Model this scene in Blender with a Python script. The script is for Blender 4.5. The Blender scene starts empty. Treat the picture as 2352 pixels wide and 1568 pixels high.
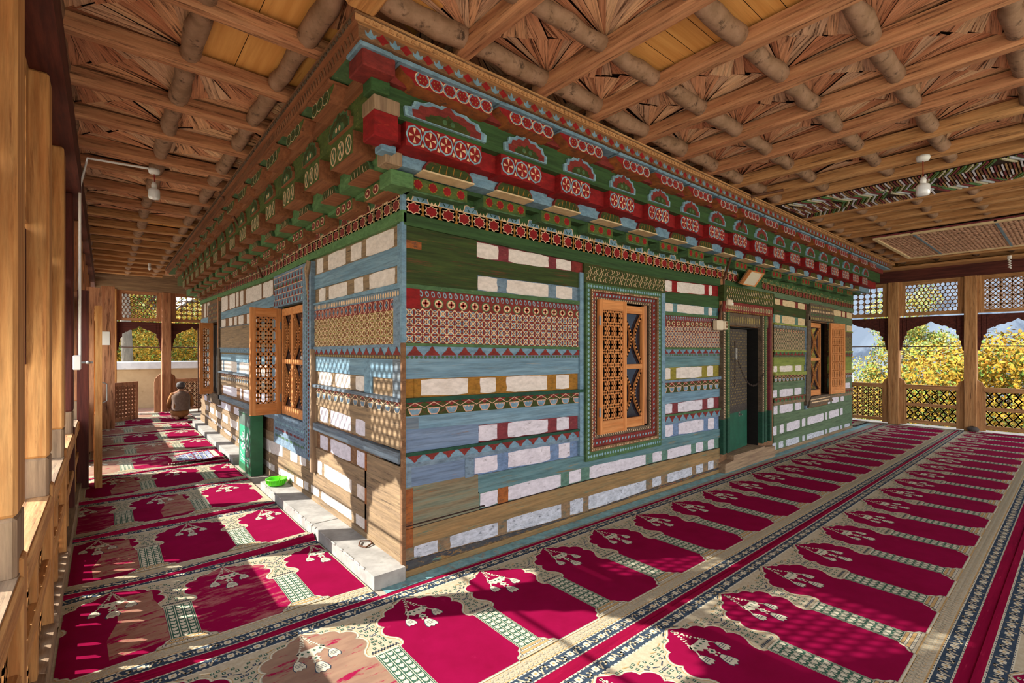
import bpy, math, random
from mathutils import Vector, Matrix
R = random.Random(7)
scene = bpy.context.scene
COL = scene.collection

# ------------------------------------------------------------------ camera
FPX, PCX, PCY, EYE = 1106.0, 1176.0, 806.0, 1.6
TH = math.atan(1307/1106.)
Fx, Fy = math.cos(TH), math.sin(TH); Rx, Ry = Fy, -Fx
_Z0 = EYE*FPX/(1325-PCY); _l0 = (928-PCX)/FPX*_Z0
CX = -(_Z0*Fx+_l0*Rx); CY = -(_Z0*Fy+_l0*Ry)
cd = bpy.data.cameras.new('camera'); cam = bpy.data.objects.new('camera', cd); COL.objects.link(cam)
cd.sensor_width = 36; cd.lens = FPX*36/2352; cd.shift_y = (PCY-784)/2352.; cd.clip_start = .05; cd.clip_end = 3000
cam.location = (CX, CY, EYE); cam.rotation_euler = (math.pi/2, 0, TH-math.pi/2)
scene.camera = cam

# ------------------------------------------------------------------ light
w = bpy.data.worlds.new('sky'); scene.world = w; w.use_nodes = True
nt = w.node_tree; nt.nodes.clear()
out = nt.nodes.new('ShaderNodeOutputWorld'); bg = nt.nodes.new('ShaderNodeBackground')
tc = nt.nodes.new('ShaderNodeTexCoord'); sp = nt.nodes.new('ShaderNodeSeparateXYZ'); cr = nt.nodes.new('ShaderNodeValToRGB')
nt.links.new(tc.outputs['Generated'], sp.inputs[0]); nt.links.new(sp.outputs['Z'], cr.inputs[0])
cr.color_ramp.elements[0].position = 0.0; cr.color_ramp.elements[0].color = (1.0, .93, .84, 1)
cr.color_ramp.elements[1].position = .6; cr.color_ramp.elements[1].color = (.74, .85, 1.0, 1)
nt.links.new(cr.outputs[0], bg.inputs[0]); nt.links.new(bg.outputs[0], out.inputs[0])
bg.inputs[1].default_value = 1.75
sd = bpy.data.lights.new('sun', 'SUN'); sun = bpy.data.objects.new('sun', sd); COL.objects.link(sun)
sd.energy = 5.6; sd.angle = math.radians(.55); sd.color = (1.0, .95, .86)
SUN = Vector((1, -.60, -.75)).normalized()
sun.rotation_euler = SUN.to_track_quat('-Z', 'Y').to_euler()
scene.view_settings.view_transform = 'Standard'; scene.view_settings.look = 'None'
scene.view_settings.exposure = 1.2; scene.view_settings.gamma = 1; scene.view_settings.use_curve_mapping = False
scene.cycles.max_bounces = 12; scene.cycles.diffuse_bounces = 8

# ------------------------------------------------------------------ helpers
def ray(px, py):
    t = (px-PCX)/FPX; return Fx+t*Rx, Fy+t*Ry, -(py-PCY)/FPX
def onx(px, py, x=0):
    a, b, c = ray(px, py); s = (x-CX)/a; return (CY+s*b, EYE+s*c)
def ony(px, py, y=0):
    a, b, c = ray(px, py); s = (y-CY)/b; return (CX+s*a, EYE+s*c)
def onz(px, py, z=0):
    a, b, c = ray(px, py); s = (z-EYE)/c; return (CX+s*a, CY+s*b)
def lin(h):
    h = h.lstrip('#'); r = []
    for i in (0, 2, 4):
        c = int(h[i:i+2], 16)/255.; r.append(c/12.92 if c <= .04045 else ((c+.055)/1.055)**2.4)
    return (*r, 1)
MATS = {}
def mat(name, c1, c2=None, c3=None, scale=(6, 6, 6), lo=.38, hi=.62, rough=.75, bump=0., uv=False, fine=None, metal=0, c3w=(.62, .70), spec=.3, grime=None):
    """procedural paint / wood / cloth : two or three colours mixed by stretched noise"""
    m = bpy.data.materials.new(name); m.use_nodes = True; t = m.node_tree; n = t.nodes; L = t.links
    b = n['Principled BSDF']; b.inputs['Roughness'].default_value = rough; b.inputs['Metallic'].default_value = metal
    b.inputs['Specular IOR Level'].default_value = spec
    tcn = n.new('ShaderNodeTexCoord'); mp = n.new('ShaderNodeMapping'); mp.inputs['Scale'].default_value = scale
    L.new(tcn.outputs['UV' if uv else 'Object'], mp.inputs[0])
    nz = n.new('ShaderNodeTexNoise'); nz.inputs['Scale'].default_value = 1; nz.inputs['Detail'].default_value = 6; nz.inputs['Roughness'].default_value = .62
    L.new(mp.outputs[0], nz.inputs[0])
    mr = n.new('ShaderNodeMapRange'); mr.inputs[1].default_value = lo; mr.inputs[2].default_value = hi
    L.new(nz.outputs[0], mr.inputs[0])
    mx = n.new('ShaderNodeMix'); mx.data_type = 'RGBA'; mx.inputs[6].default_value = lin(c1); mx.inputs[7].default_value = lin(c2 or c1)
    L.new(mr.outputs[0], mx.inputs[0]); col = mx.outputs[2]
    if c3:
        mp2 = n.new('ShaderNodeMapping'); mp2.inputs['Scale'].default_value = [s*1.7 for s in (fine or scale)]; mp2.inputs['Location'].default_value = (3.1, 7.7, 1.3)
        L.new(tcn.outputs['UV' if uv else 'Object'], mp2.inputs[0])
        n2 = n.new('ShaderNodeTexNoise'); n2.inputs['Scale'].default_value = 1; n2.inputs['Detail'].default_value = 8; n2.inputs['Roughness'].default_value = .68
        L.new(mp2.outputs[0], n2.inputs[0])
        m2 = n.new('ShaderNodeMapRange'); m2.inputs[1].default_value = c3w[0]; m2.inputs[2].default_value = c3w[1]; L.new(n2.outputs[0], m2.inputs[0])
        mx2 = n.new('ShaderNodeMix'); mx2.data_type = 'RGBA'; L.new(col, mx2.inputs[6]); mx2.inputs[7].default_value = lin(c3)
        L.new(m2.outputs[0], mx2.inputs[0]); col = mx2.outputs[2]
    if grime:
        mg = n.new('ShaderNodeMapping'); mg.inputs['Scale'].default_value = [q*grime[0] for q in scale] if not uv else (3, 60, 1); L.new(tcn.outputs['UV' if uv else 'Object'], mg.inputs[0])
        ng = n.new('ShaderNodeTexNoise'); ng.inputs['Scale'].default_value = 1; ng.inputs['Detail'].default_value = 9; ng.inputs['Roughness'].default_value = .72; L.new(mg.outputs[0], ng.inputs[0])
        rg = n.new('ShaderNodeMapRange'); rg.inputs[1].default_value = .36; rg.inputs[2].default_value = .58; rg.inputs[3].default_value = grime[1]; rg.inputs[4].default_value = 1.06; L.new(ng.outputs[0], rg.inputs[0])
        mm_ = n.new('ShaderNodeMix'); mm_.data_type = 'RGBA'; mm_.blend_type = 'MULTIPLY'; mm_.inputs[0].default_value = 1; L.new(col, mm_.inputs[6]); L.new(rg.outputs[0], mm_.inputs[7]); col = mm_.outputs[2]
    L.new(col, b.inputs['Base Color'])
    if bump:
        bp = n.new('ShaderNodeBump'); bp.inputs['Strength'].default_value = bump; bp.inputs['Distance'].default_value = .01
        L.new(nz.outputs[0], bp.inputs['Height']); L.new(bp.outputs[0], b.inputs['Normal'])
    MATS[name] = m; return name
AX = {'x': (1.6, 26, 26), 'y': (26, 1.6, 26), 'z': (26, 26, 1.6)}
def wood3(name, c1, c2, c3, **k):
    for a in 'xyz': mat(name+'_'+a, c1, c2, c3, scale=AX[a], bump=.25, grime=(1.7, .72), **k)

class MB:
    def __init__(s): s.V = []; s.F = []; s.M = []; s.U = []; s.slots = []
    def mi(s, m):
        if m not in s.slots: s.slots.append(m)
        return s.slots.index(m)
    def face(s, pts, m, uv=None):
        i = len(s.V); s.V.extend([tuple(p) for p in pts]); s.F.append(list(range(i, i+len(pts)))); s.M.append(s.mi(m)); s.U.append(uv)
    def mesh(s, vs, fs, m):
        i = len(s.V); s.V.extend([tuple(p) for p in vs]); k = s.mi(m)
        for f in fs: s.F.append([i+j for j in f]); s.M.append(k); s.U.append(None)
    def box(s, x0, x1, y0, y1, z0, z1, m):
        v = [(x, y, z) for z in (z0, z1) for y in (y0, y1) for x in (x0, x1)]
        s.mesh(v, [(0, 2, 3, 1), (4, 5, 7, 6), (0, 1, 5, 4), (2, 6, 7, 3), (0, 4, 6, 2), (1, 3, 7, 5)], m)
    def bbox(s, x0, x1, y0, y1, z0, z1, m, b=.008):
        """box with chamfered long edges (all edges via inset corners)"""
        xs, ys, zs = (x0, x1), (y0, y1), (z0, z1); vs = []; idx = {}
        for i in (0, 1):
            for j in (0, 1):
                for k in (0, 1):
                    sx, sy, sz = (1, -1)[i], (1, -1)[j], (1, -1)[k]; x, y, z = xs[i], ys[j], zs[k]
                    idx[(i, j, k, 0)] = len(vs); vs.append((x, y+sy*b, z+sz*b))
                    idx[(i, j, k, 1)] = len(vs); vs.append((x+sx*b, y, z+sz*b))
                    idx[(i, j, k, 2)] = len(vs); vs.append((x+sx*b, y+sy*b, z))
        fs = []
        for i in (0, 1):
            fs.append([idx[(i, j, k, 0)] for j, k in ((0, 0), (1, 0), (1, 1), (0, 1))])
            fs.append([idx[(j, i, k, 1)] for j, k in ((0, 0), (1, 0), (1, 1), (0, 1))])
            fs.append([idx[(j, k, i, 2)] for j, k in ((0, 0), (1, 0), (1, 1), (0, 1))])
            for j in (0, 1):
                fs.append([idx[(i, j, 0, 0)], idx[(i, j, 1, 0)], idx[(i, j, 1, 1)], idx[(i, j, 0, 1)]])
                fs.append([idx[(i, 0, j, 0)], idx[(i, 1, j, 0)], idx[(i, 1, j, 2)], idx[(i, 0, j, 2)]])
                fs.append([idx[(0, i, j, 1)], idx[(1, i, j, 1)], idx[(1, i, j, 2)], idx[(0, i, j, 2)]])
                for k in (0, 1): fs.append([idx[(i, j, k, 0)], idx[(i, j, k, 1)], idx[(i, j, k, 2)]])
        s.mesh(vs, fs, m)
    def prism(s, pts, fr, d0, d1, m, side=None):
        n = len(pts); a = [fr(u, v, d0) for u, v in pts]; b = [fr(u, v, d1) for u, v in pts]
        s.mesh(a+b, [list(range(n-1, -1, -1)), list(range(n, 2*n))], m)
        s.mesh(a+b, [(i, (i+1) % n, n+(i+1) % n, n+i) for i in range(n)], side or m)
    def poly(s, pts, fr, d, m): s.face([fr(u, v, d) for u, v in pts], m)
    def rect(s, u0, u1, v0, v1, fr, d, m, nu=1):
        for i in range(nu):
            a = u0+(u1-u0)*i/nu; b = u0+(u1-u0)*(i+1)/nu
            s.poly([(a, v0), (b, v0), (b, v1), (a, v1)], fr, d, m)
    def stroke(s, pts, w, fr, d, m, closed=False, d0=None):
        n = len(pts)
        for i in range(n if closed else n-1):
            (a, b), (c, e) = pts[i], pts[(i+1) % n]; l = math.hypot(c-a, e-b) or 1e-6
            x, y = (c-a)/l*w/2, (e-b)/l*w/2; q = [(a-x+y, b-y-x), (c+x+y, e+y-x), (c+x-y, e+y+x), (a-x-y, b-y+x)]
            if d0 is None: s.poly(q, fr, d, m)
            else: s.prism(q, fr, d0, d, m)
    def disc(s, u, v, r, fr, d, m, n=10, rv=None, ph=0, lob=0, nl=4):
        rv = rv or r
        s.poly([(u+(1+lob*math.cos(nl*(ph+k*2*math.pi/n)))*r*math.cos(ph+k*2*math.pi/n), v+(1+lob*math.cos(nl*(ph+k*2*math.pi/n)))*rv*math.sin(ph+k*2*math.pi/n)) for k in range(n)], fr, d, m)
    def tube(s, path, r, m, n=8, caps=True):
        path = [Vector(p) for p in path]; rings = []; N = len(path)
        rs = r if isinstance(r, (list, tuple)) else [r]*N
        for i, p in enumerate(path):
            t = (path[min(i+1, N-1)]-path[max(i-1, 0)]); t.normalize()
            a = t.orthogonal().normalized() if i == 0 else (pa - t*pa.dot(t)).normalized()
            pa = a; b = t.cross(a)
            rings.append([p+rs[i]*(math.cos(2*math.pi*k/n)*a+math.sin(2*math.pi*k/n)*b) for k in range(n)])
        v = [q for rg in rings for q in rg]; f = [(i*n+k, i*n+(k+1) % n, (i+1)*n+(k+1) % n, (i+1)*n+k) for i in range(N-1) for k in range(n)]
        if caps: f += [list(range(n-1, -1, -1)), list(range((N-1)*n, N*n))]
        s.mesh(v, f, m)
    def lathe(s, prof, c, m, n=16):
        v = [(c[0]+r*math.cos(2*math.pi*k/n), c[1]+r*math.sin(2*math.pi*k/n), c[2]+z) for r, z in prof for k in range(n)]
        f = [(i*n+k, i*n+(k+1) % n, (i+1)*n+(k+1) % n, (i+1)*n+k) for i in range(len(prof)-1) for k in range(n)]
        s.mesh(v, f, m)
    def blob(s, c, r, m, n=12, h=8, f=None):
        v = []; 
        for i in range(h+1):
            for k in range(n):
                t = math.pi*i/h; p = 2*math.pi*k/n; q = 1 if f is None else f(t, p)
                v.append((c[0]+r[0]*q*math.sin(t)*math.cos(p), c[1]+r[1]*q*math.sin(t)*math.sin(p), c[2]+r[2]*q*math.cos(t)))
        s.mesh(v, [(i*n+k, i*n+(k+1) % n, (i+1)*n+(k+1) % n, (i+1)*n+k) for i in range(h) for k in range(n)], m)
    def build(s, name, parent=None, smooth=False, loc=None):
        me = bpy.data.meshes.new(name); V = s.V
        if loc is not None: V = [(x-loc[0], y-loc[1], z-loc[2]) for x, y, z in V]
        me.from_pydata(V, [], s.F)
        for k in s.slots: me.materials.append(MATS[k])
        me.polygons.foreach_set('material_index', s.M)
        if any(u is not None for u in s.U):
            uvl = me.uv_layers.new(name='UVMap').data
            for p, u in zip(me.polygons, s.U):
                if u is not None:
                    for li, q in zip(p.loop_indices, u): uvl[li].uv = q
        if smooth: me.polygons.foreach_set('use_smooth', [True]*len(me.polygons))
        me.validate(); me.update()
        o = bpy.data.objects.new(name, me); COL.objects.link(o)
        if loc is not None: o.location = loc
        if parent: o.parent = parent
        return o
def tag(o, label, cat, group=None, kind=None):
    if not 4 <= len(label.split()) <= 16: print('LABEL', o.name, label)
    o['label'] = label; o['category'] = cat
    if group: o['group'] = group
    if kind: o['kind'] = kind
    return o
def struct(o): o['kind'] = 'structure'; return o
def thing(name, label, cat, loc=(0, 0, 0), group=None, rz=0):
    o = bpy.data.objects.new(name, None); COL.objects.link(o); o.location = loc; o.rotation_euler = (0, 0, rz); o.empty_display_size = .1
    return tag(o, label, cat, group)
def put(mb, name, root, smooth=False, label=None):
    """link part of a thing whose verts were written in world space"""
    L = root.location
    o = mb.build(name, None, smooth); o.parent = root
    o.matrix_parent_inverse = (Matrix.Translation(L) @ Matrix.Rotation(root.rotation_euler[2], 4, 'Z')).inverted()
    if label: o['label'] = label
    return o
def putl(mb, name, root, smooth=False, label=None):
    o = mb.build(name, root, smooth)
    if label: o['label'] = label
    return o
def copy_tree(o, parent=None):
    c = o.copy(); COL.objects.link(c); c.parent = parent
    for ch in list(o.children): copy_tree(ch, c)
    return c
ORD = ['first', 'second', 'third', 'fourth', 'fifth', 'sixth', 'seventh', 'eighth', 'ninth', 'tenth', 'eleventh', 'twelfth', 'thirteenth', 'fourteenth', 'fifteenth', 'sixteenth', 'seventeenth', 'eighteenth', 'nineteenth', 'twentieth', 'twenty-first', 'twenty-second', 'twenty-third', 'twenty-fourth']
RW = lambda u, v, d: (u, -d, v)       # wall facing the near-right gallery
LW = lambda u, v, d: (-d, u, v)       # wall facing the left gallery
FL = lambda u, v, d: (u, v, d)        # floor
def clipseg(a, b, c, d, u0, u1, v0, v1):
    t0, t1 = 0., 1.; dx, dy = c-a, d-b
    for p, q in ((-dx, a-u0), (dx, u1-a), (-dy, b-v0), (dy, v1-b)):
        if abs(p) < 1e-9:
            if q < 0: return None
        else:
            r = q/p
            if p < 0: t0 = max(t0, r)
            else: t1 = min(t1, r)
    if t0 >= t1: return None
    return (a+t0*dx, b+t0*dy, a+t1*dx, b+t1*dy)
def jali(mb, u0, u1, v0, v1, fr, d0, d1, m, style, p=.07, w=.012, asp=None):
    """pierced screen made of real bars"""
    W, Hh = u1-u0, v1-v0; segs = []
    nu = max(2, round(W/p)); pu = W/nu
    if style == 'hex':
        nv = max(2, round(Hh/(p*(asp or .95)))); pv = Hh/nv; x = pu/2
        for j in range(-1, nv+1):
            for i in range(-1, nu+1):
                cx = u0+(i+.5+(.5 if j % 2 else 0))*pu; cy = v0+(j+.5)*pv
                segs += [(cx-pu/2, cy+pv*.28, cx, cy+pv*.72), (cx, cy+pv*.72, cx+pu/2, cy+pv*.28), (cx-pu/2, cy-pv*.28, cx-pu/2, cy+pv*.28)]
    elif style == 'diamond':
        nv = max(2, round(Hh/(p*(asp or 2)))); pv = Hh/nv
        for j in range(nv):
            for i in range(-1, nu+1):
                a = u0+i*pu; b = v0+j*pv
                segs += [(a, b, a+pu/2, b+pv/2), (a+pu/2, b+pv/2, a+pu, b), (a, b+pv, a+pu/2, b+pv/2), (a+pu/2, b+pv/2, a+pu, b+pv)]
    elif style == 'grid':
        nv = max(2, round(Hh/p)); pv = Hh/nv
        for i in range(nu+1): segs.append((u0+i*pu, v0, u0+i*pu, v1))
        for j in range(nv+1): segs.append((u0, v0+j*pv, u1, v0+j*pv))
        for i in range(nu):
            for j in range(nv):
                cx, cy, q = u0+i*pu, v0+j*pv, .30
                segs += [(cx-q*pu, cy, cx, cy+q*pv), (cx, cy+q*pv, cx+q*pu, cy), (cx+q*pu, cy, cx, cy-q*pv), (cx, cy-q*pv, cx-q*pu, cy)]
    elif style == 'wave':
        for i in range(-1, nu+1):
            for sgn in (1, -1):
                pts = []
                for k in range(25):
                    t = k/24.; ph = t*2*math.pi*1.0
                    x = math.cos(ph)*.42+(.13 if sgn > 0 else -.13)*0
                    pts.append((u0+(i+.5)*pu+sgn*pu*.5*(math.cos(ph*1.0)*.62+.36*math.cos(3*ph)*.35), v0+t*Hh))
                for a, b in zip(pts[:-1], pts[1:]): segs.append((*a, *b))
        segs += [(u0, v0+Hh/2, u1, v0+Hh/2)][:0]
    elif style == 'tri':
        nv = max(2, round(Hh/(p*1.1))); pv = Hh/nv
        for j in range(nv+1): segs.append((u0, v0+j*pv, u1, v0+j*pv)) if j % 2 else None
        for i in range(-2*nv, nu+2*nv):
            a = u0+i*pu; segs += [(a, v0, a+Hh*.9, v1), (a, v1, a+Hh*.9, v0)]
            if i % 2: segs.append((a, v0, a, v1))
    elif style == 'star':
        nv = max(2, round(Hh/p)); pv = Hh/nv
        for i in range(nu):
            for j in range(nv):
                cx, cy = u0+(i+.5)*pu, v0+(j+.5)*pv; q = [(cx+.42*pu*math.cos(k*math.pi/4), cy+.42*pv*math.sin(k*math.pi/4)) for k in range(8)]
                segs += [(*q[k], *q[(k+1) % 8]) for k in range(8)]
                segs += [(cx+.42*pu, cy, cx+.5*pu, cy), (cx-.5*pu, cy, cx-.42*pu, cy), (cx, cy+.42*pv, cx, cy+.5*pv), (cx, cy-.5*pv, cx, cy-.42*pv)]
                segs += [(cx-.12*pu, cy, cx+.12*pu, cy), (cx, cy-.42*pv, cx, cy+.42*pv)]
    elif style == 'slot':
        nv = max(2, round(Hh/(p*2.8))); pv = Hh/nv
        for j in range(nv):
            for i in range(nu+1):
                a = u0+i*pu; b = v0+j*pv
                segs += [(a, b+pv*.2, a, b+pv*.8), (a, b+pv*.8, a+pu/2, b+pv), (a, b+pv*.8, a-pu/2, b+pv), (a, b+pv*.2, a+pu/2, b), (a, b+pv*.2, a-pu/2, b)]
                segs += [(a+pu/2, b, a+pu/2, b+pv)] if i % 2 else []
                if i % 2: segs += [(a, b+pv*.5, a+pu, b+pv*.5)]
    for sg in segs:
        c = clipseg(*sg, u0, u1, v0, v1)
        if c and math.hypot(c[2]-c[0], c[3]-c[1]) > .004: mb.stroke([(c[0], c[1]), (c[2], c[3])], w, fr, d1, m, d0=d0)

# ------------------------------------------------------------------ materials
wood3('pine', '#ab7440', '#c4935a', '#80502a', c3w=(.57, .72))
wood3('redwood', '#a06a4a', '#b98660', '#573420', c3w=(.53, .67))
wood3('darkred', '#421a16', '#5a2a20', '#2e0f0c')
wood3('old', '#7f6752', '#9a8266', '#453426', c3w=(.58, .7))
wood3('timber', '#7c4c30', '#8e5c3c', '#4a2c1a', c3w=(.58, .72))
wood3('honey', '#a27145', '#bd8f60', '#61402a', c3w=(.54, .68))
wood3('shutter', '#b9743e', '#ca8a52', '#925628', c3w=(.64, .78))
for i, (a, b, c) in enumerate([('#dca680', '#c88a64', '#4a2412'), ('#d09672', '#b87a56', '#3c1c0e'), ('#e6bf98', '#d4a47c', '#6a4028'), ('#cc8c66', '#b07050', '#381a0c'), ('#dab290', '#c0977a', '#4c2e1c'), ('#e2b088', '#c69068', '#301608')]):
    mat('plank%d' % i, a, b, c, scale=(1.5, 34, 1), uv=True, lo=.3, hi=.7, bump=.3, c3w=(.53, .63), grime=(2, .6))
mat('board_light', '#d8a15c', '#c88e4a', '#a9763a', scale=(1.2, 30, 1), uv=True, c3w=(.6, .75))
mat('bark', '#7e614a', '#967660', '#443224', scale=(9, 9, 9), bump=.9, c3w=(.55, .68))
mat('gap', '#2a1710')
for n, a, b, c, k in [
    ('white', '#d6cdc6', '#c9bfb6', '#a59a90', (.66, .78)), ('white_low', '#d0cbd4', '#bfbac4', '#857d80', (.60, .70)),  # white_low, white_grey: bluish skylight tint mixed into the lower plaster colours
    ('white_grey', '#c4c8d2', '#aeb2bd', '#6a6e78', (.58, .66)), ('cream', '#d3bd97', '#c2a87f', '#9a8460', (.66, .78)),
    ('blue', '#7492a3', '#64859a', '#4a6678', (.6, .74)), ('blue_grey', '#62798d', '#738796', '#515c68', (.55, .7)),
    ('blue_lilac', '#6f86a8', '#5d7496', '#7e6a5c', (.62, .70)), ('teal', '#5c8389', '#4c757a', '#77705a', (.6, .7)), ('tealgreen', '#5f7f70', '#4f7266', '#7f6c4c', (.6, .72)),
    ('green', '#34552c', '#2c4a26', '#566c44', (.6, .72)), ('moss', '#39451a', '#2c3a12', '#5b3a22', (.56, .66)),
    ('moss2', '#4c5c28', '#3f5020', '#6c6a3a', (.56, .68)), ('green_mid', '#4b6a44', '#3d5c3c', '#6a7a50', (.6, .7)),
    ('green_pale', '#587d4e', '#4b6f42', '#74905e', (.6, .7)), ('olive', '#6f7a35', '#7f8a3c', '#56602a', (.6, .72)), ('olive2', '#8b9448', '#7f8840', '#a8a860', (.6, .72)),
    ('green_far', '#5c7355', '#50664c', '#748262', (.6, .72)), ('red', '#8a1418', '#78100f', '#a0301f', (.6, .72)), ('red_dull', '#7c2c26', '#6a2420', '#8f4a38', (.6, .72)),
    ('maroon', '#7a3238', '#6a2a30', '#8f5a50', (.6, .7)), ('ochre', '#9a6a26', '#8b611f', '#6f5a1c', (.55, .68)), ('ochre_g', '#8a8030', '#7f7428', '#9c9440', (.6, .7)),
    ('brown', '#7c5a3c', '#6c4c34', '#8f6f50', (.55, .68)), ('rust', '#9a5a28', '#7c4626', '#5c4030', (.55, .66)), ('brown_low', '#8c7050', '#78624c', '#5b6258', (.5, .64)),
    ('soot', '#3a3c44', '#4a4844', '#8c6a3c', (.54, .62)), ('tan', '#a98358', '#97734c', '#c09a6c', (.6, .7)), ('gold', '#c59a3c', '#b4892f', '#8f6a24', (.6, .75)),
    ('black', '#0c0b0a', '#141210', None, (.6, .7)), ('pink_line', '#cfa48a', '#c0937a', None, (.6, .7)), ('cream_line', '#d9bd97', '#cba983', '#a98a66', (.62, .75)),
    ('blue_line', '#86a9b4', '#7399a8', None, (.6, .7)), ('dullgold', '#a08c56', '#8c7a48', '#6f6038', (.55, .7)), ('dkgreen', '#1f4a38', '#1a4032', '#2d5a48', (.6, .7)),
    ('carve_dk', '#564838', '#665848', '#3a3028', (.55, .66)), ('floor_blue', '#6f9da2', '#86b0b2', '#8f8c80', (.54, .64))]:
    mat('p_'+n, a, b, c, scale=(7, 7, 16), lo=.35, hi=.65, rough=.8, c3w=k, fine=(9, 9, 22), grime=(2.2, .66 if n not in ('white', 'cream', 'white_low') else .84), bump=.2)
for a, s in (('x', (1.6, 20, 28)), ('y', (20, 1.6, 28))):
    mat('beam_blue_'+a, '#7392a3', '#628296', '#80898a', scale=s, bump=.3, c3w=(.60, .7), grime=(1.8, .62))
    mat('beam_lilac_'+a, '#71859f', '#60748f', '#86705c', scale=s, bump=.3, c3w=(.63, .7), grime=(1.8, .62))
    mat('beam_teal_'+a, '#5f8085', '#52747a', '#83714e', scale=s, bump=.3, c3w=(.57, .68), grime=(1.8, .62))
    mat('beam_green_'+a, '#33522a', '#2a4523', '#566a42', scale=s, bump=.3, c3w=(.62, .7), grime=(1.8, .62))
    mat('beam_moss_'+a, '#36461a', '#2b3a13', '#5c3a20', scale=s, bump=.3, c3w=(.56, .66), grime=(1.8, .62))
    mat('beam_far_'+a, '#5b7053', '#4e644a', '#75805e', scale=s, bump=.3, c3w=(.6, .7), grime=(1.8, .62))
    mat('beam_olive_'+a, '#7d8a40', '#6f7c36', '#596a30', scale=s, bump=.3, c3w=(.58, .7), grime=(1.8, .62))
    mat('beam_brown_'+a, '#7f6a52', '#90785a', '#4c4034', scale=s, bump=.4, c3w=(.56, .68), grime=(1.8, .62))
    mat('beam_low_'+a, '#6f7664', '#7b6a50', '#9a5c30', scale=s, bump=.4, c3w=(.60, .7), grime=(1.8, .62))
    mat('beam_tan_'+a, '#94754c', '#7f6a48', '#5b6a58', scale=s, bump=.4, c3w=(.57, .66), grime=(1.8, .62))
    mat('beam_grey_'+a, '#5d6c7a', '#6d7880', '#4a4640', scale=s, bump=.4, c3w=(.55, .68), grime=(1.8, .62))
mat('concrete', '#a09d97', '#888580', '#77766f', scale=(7, 7, 7), c3w=(.6, .72), rough=.9, bump=.3)
mat('concrete_floor', '#a49a8c', '#8f8678', scale=(4, 4, 4), rough=.9)
mat('steel_green', '#1d5c3a', '#256a44', '#4c8a62', scale=(4, 4, 8), rough=.4, c3w=(.62, .75), spec=.5)
mat('steel_sign', '#2f8f6a', '#3a9a76', '#2a7a5c', scale=(5, 5, 5), rough=.45)
mat('steel_grey', '#5c6a62', '#4c5a54', '#8a9088', scale=(6, 6, 6), rough=.5)
mat('white_paint', '#e6e8e4'); mat('plastic_white', '#d8d8d6', '#cfcfcc', rough=.4); mat('plastic_cream', '#cfc0a8', '#c4b49a', rough=.5)
mat('lime', '#4fd018', '#5ee020', rough=.35, spec=.5); mat('metal', '#8f8f8c', '#a6a6a4', rough=.35, metal=.8); mat('dark_metal', '#3a3230', '#4c4038', rough=.5, metal=.5)
mat('rod', '#4a2c1c', '#5c3a26', rough=.6)
mat('door_dark', '#322e2c', '#403a38', '#5c5448', scale=(22, 22, 30), c3w=(.55, .6), rough=.5)
mat('door_green', '#164a38', '#1c5642', '#2c6a54', rough=.5)
mat('skin', '#a8765a'); mat('wool', '#4e4846', '#5c5654', scale=(60, 60, 60)); mat('vest', '#7a6558', '#6c584c', scale=(30, 30, 30), rough=.9); mat('kameez', '#a06c3e', '#8c5c34', scale=(12, 12, 12), rough=.9); mat('hair', '#3a302c')
mat('cp_red', '#800a37', '#73082e', '#921a44', scale=(5, 5, 5), lo=.3, hi=.7, rough=1, c3w=(.64, .8), spec=.02, bump=.15)
mat('cp_worn', '#865c4c', '#94705e', '#821238', scale=(5, 14, 3), rough=1, c3w=(.52, .60), spec=.02)
mat('cp_scuff', '#800a37', '#800a37', '#9c605c', scale=(3, 9, 3), rough=1, c3w=(.50, .64), spec=.02)
mat('cp_cream', '#b0a48c', '#a4977e', '#8f8269', scale=(40, 40, 5), rough=1, c3w=(.6, .7), spec=.02)
mat('cp_tan', '#b09264', '#a28458', scale=(40, 40, 5), rough=1, spec=.02)
mat('cp_navy', '#2e3a48', '#3a4654', scale=(40, 40, 5), rough=1, spec=.02)
mat('cp_green', '#345043', '#3e5c4c', scale=(40, 40, 5), rough=1, spec=.02)
mat('cp_white', '#c4bca6', '#b5ad96', scale=(50, 50, 5), rough=1, spec=.02)
mat('cp_grey', '#8f8a78', '#a09a84', scale=(60, 60, 5), rough=1, spec=.02)
mat('cp_edge', '#74092c', '#840e32', '#9c2846', scale=(3, 30, 30), rough=1, c3w=(.6, .7), spec=.02)
mat('cp_blue', '#4a5a82', '#3a4a70', '#b8bcd0', scale=(30, 30, 10), rough=1, c3w=(.5, .56), spec=.02)
mat('cp_pale', '#8f725e', '#806454', '#86163a', scale=(4, 12, 4), rough=1, c3w=(.56, .64), spec=.02)
mat('leaf_yellow', '#8f6f1c', '#7a6a20', '#a58424', scale=(3, 3, 3), c3w=(.5, .6), rough=.8)
mat('leaf_gold', '#967418', '#8f5c14', '#ab8c26', scale=(3, 3, 3), c3w=(.5, .6), rough=.8)
mat('leaf_green', '#57702c', '#6f8430', '#3f5a24', scale=(3, 3, 3), c3w=(.5, .6), rough=.8)
mat('leaf_willow', '#7f8f48', '#94985a', '#a8a058', scale=(3, 3, 3), c3w=(.5, .6), rough=.8)
mat('trunk', '#6a6258', '#565048', '#8f887c', scale=(8, 8, 2), bump=.5)
mat('rock', '#434c58', '#535c67', '#303946', scale=(.035, .035, .012), lo=.4, hi=.6, c3w=(.5, .6), fine=(.06, .06, .02), rough=1)  # bluish grey: distance haze is put into the rock colour
mat('ground', '#cfc4ac', '#c0b498', '#aaa484', scale=(.8, .8, .8), rough=1)
mat('scrub', '#5e5a30', '#6a6a38', '#7a6428', scale=(.25, .25, .25), rough=1, c3w=(.5, .6))
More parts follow.
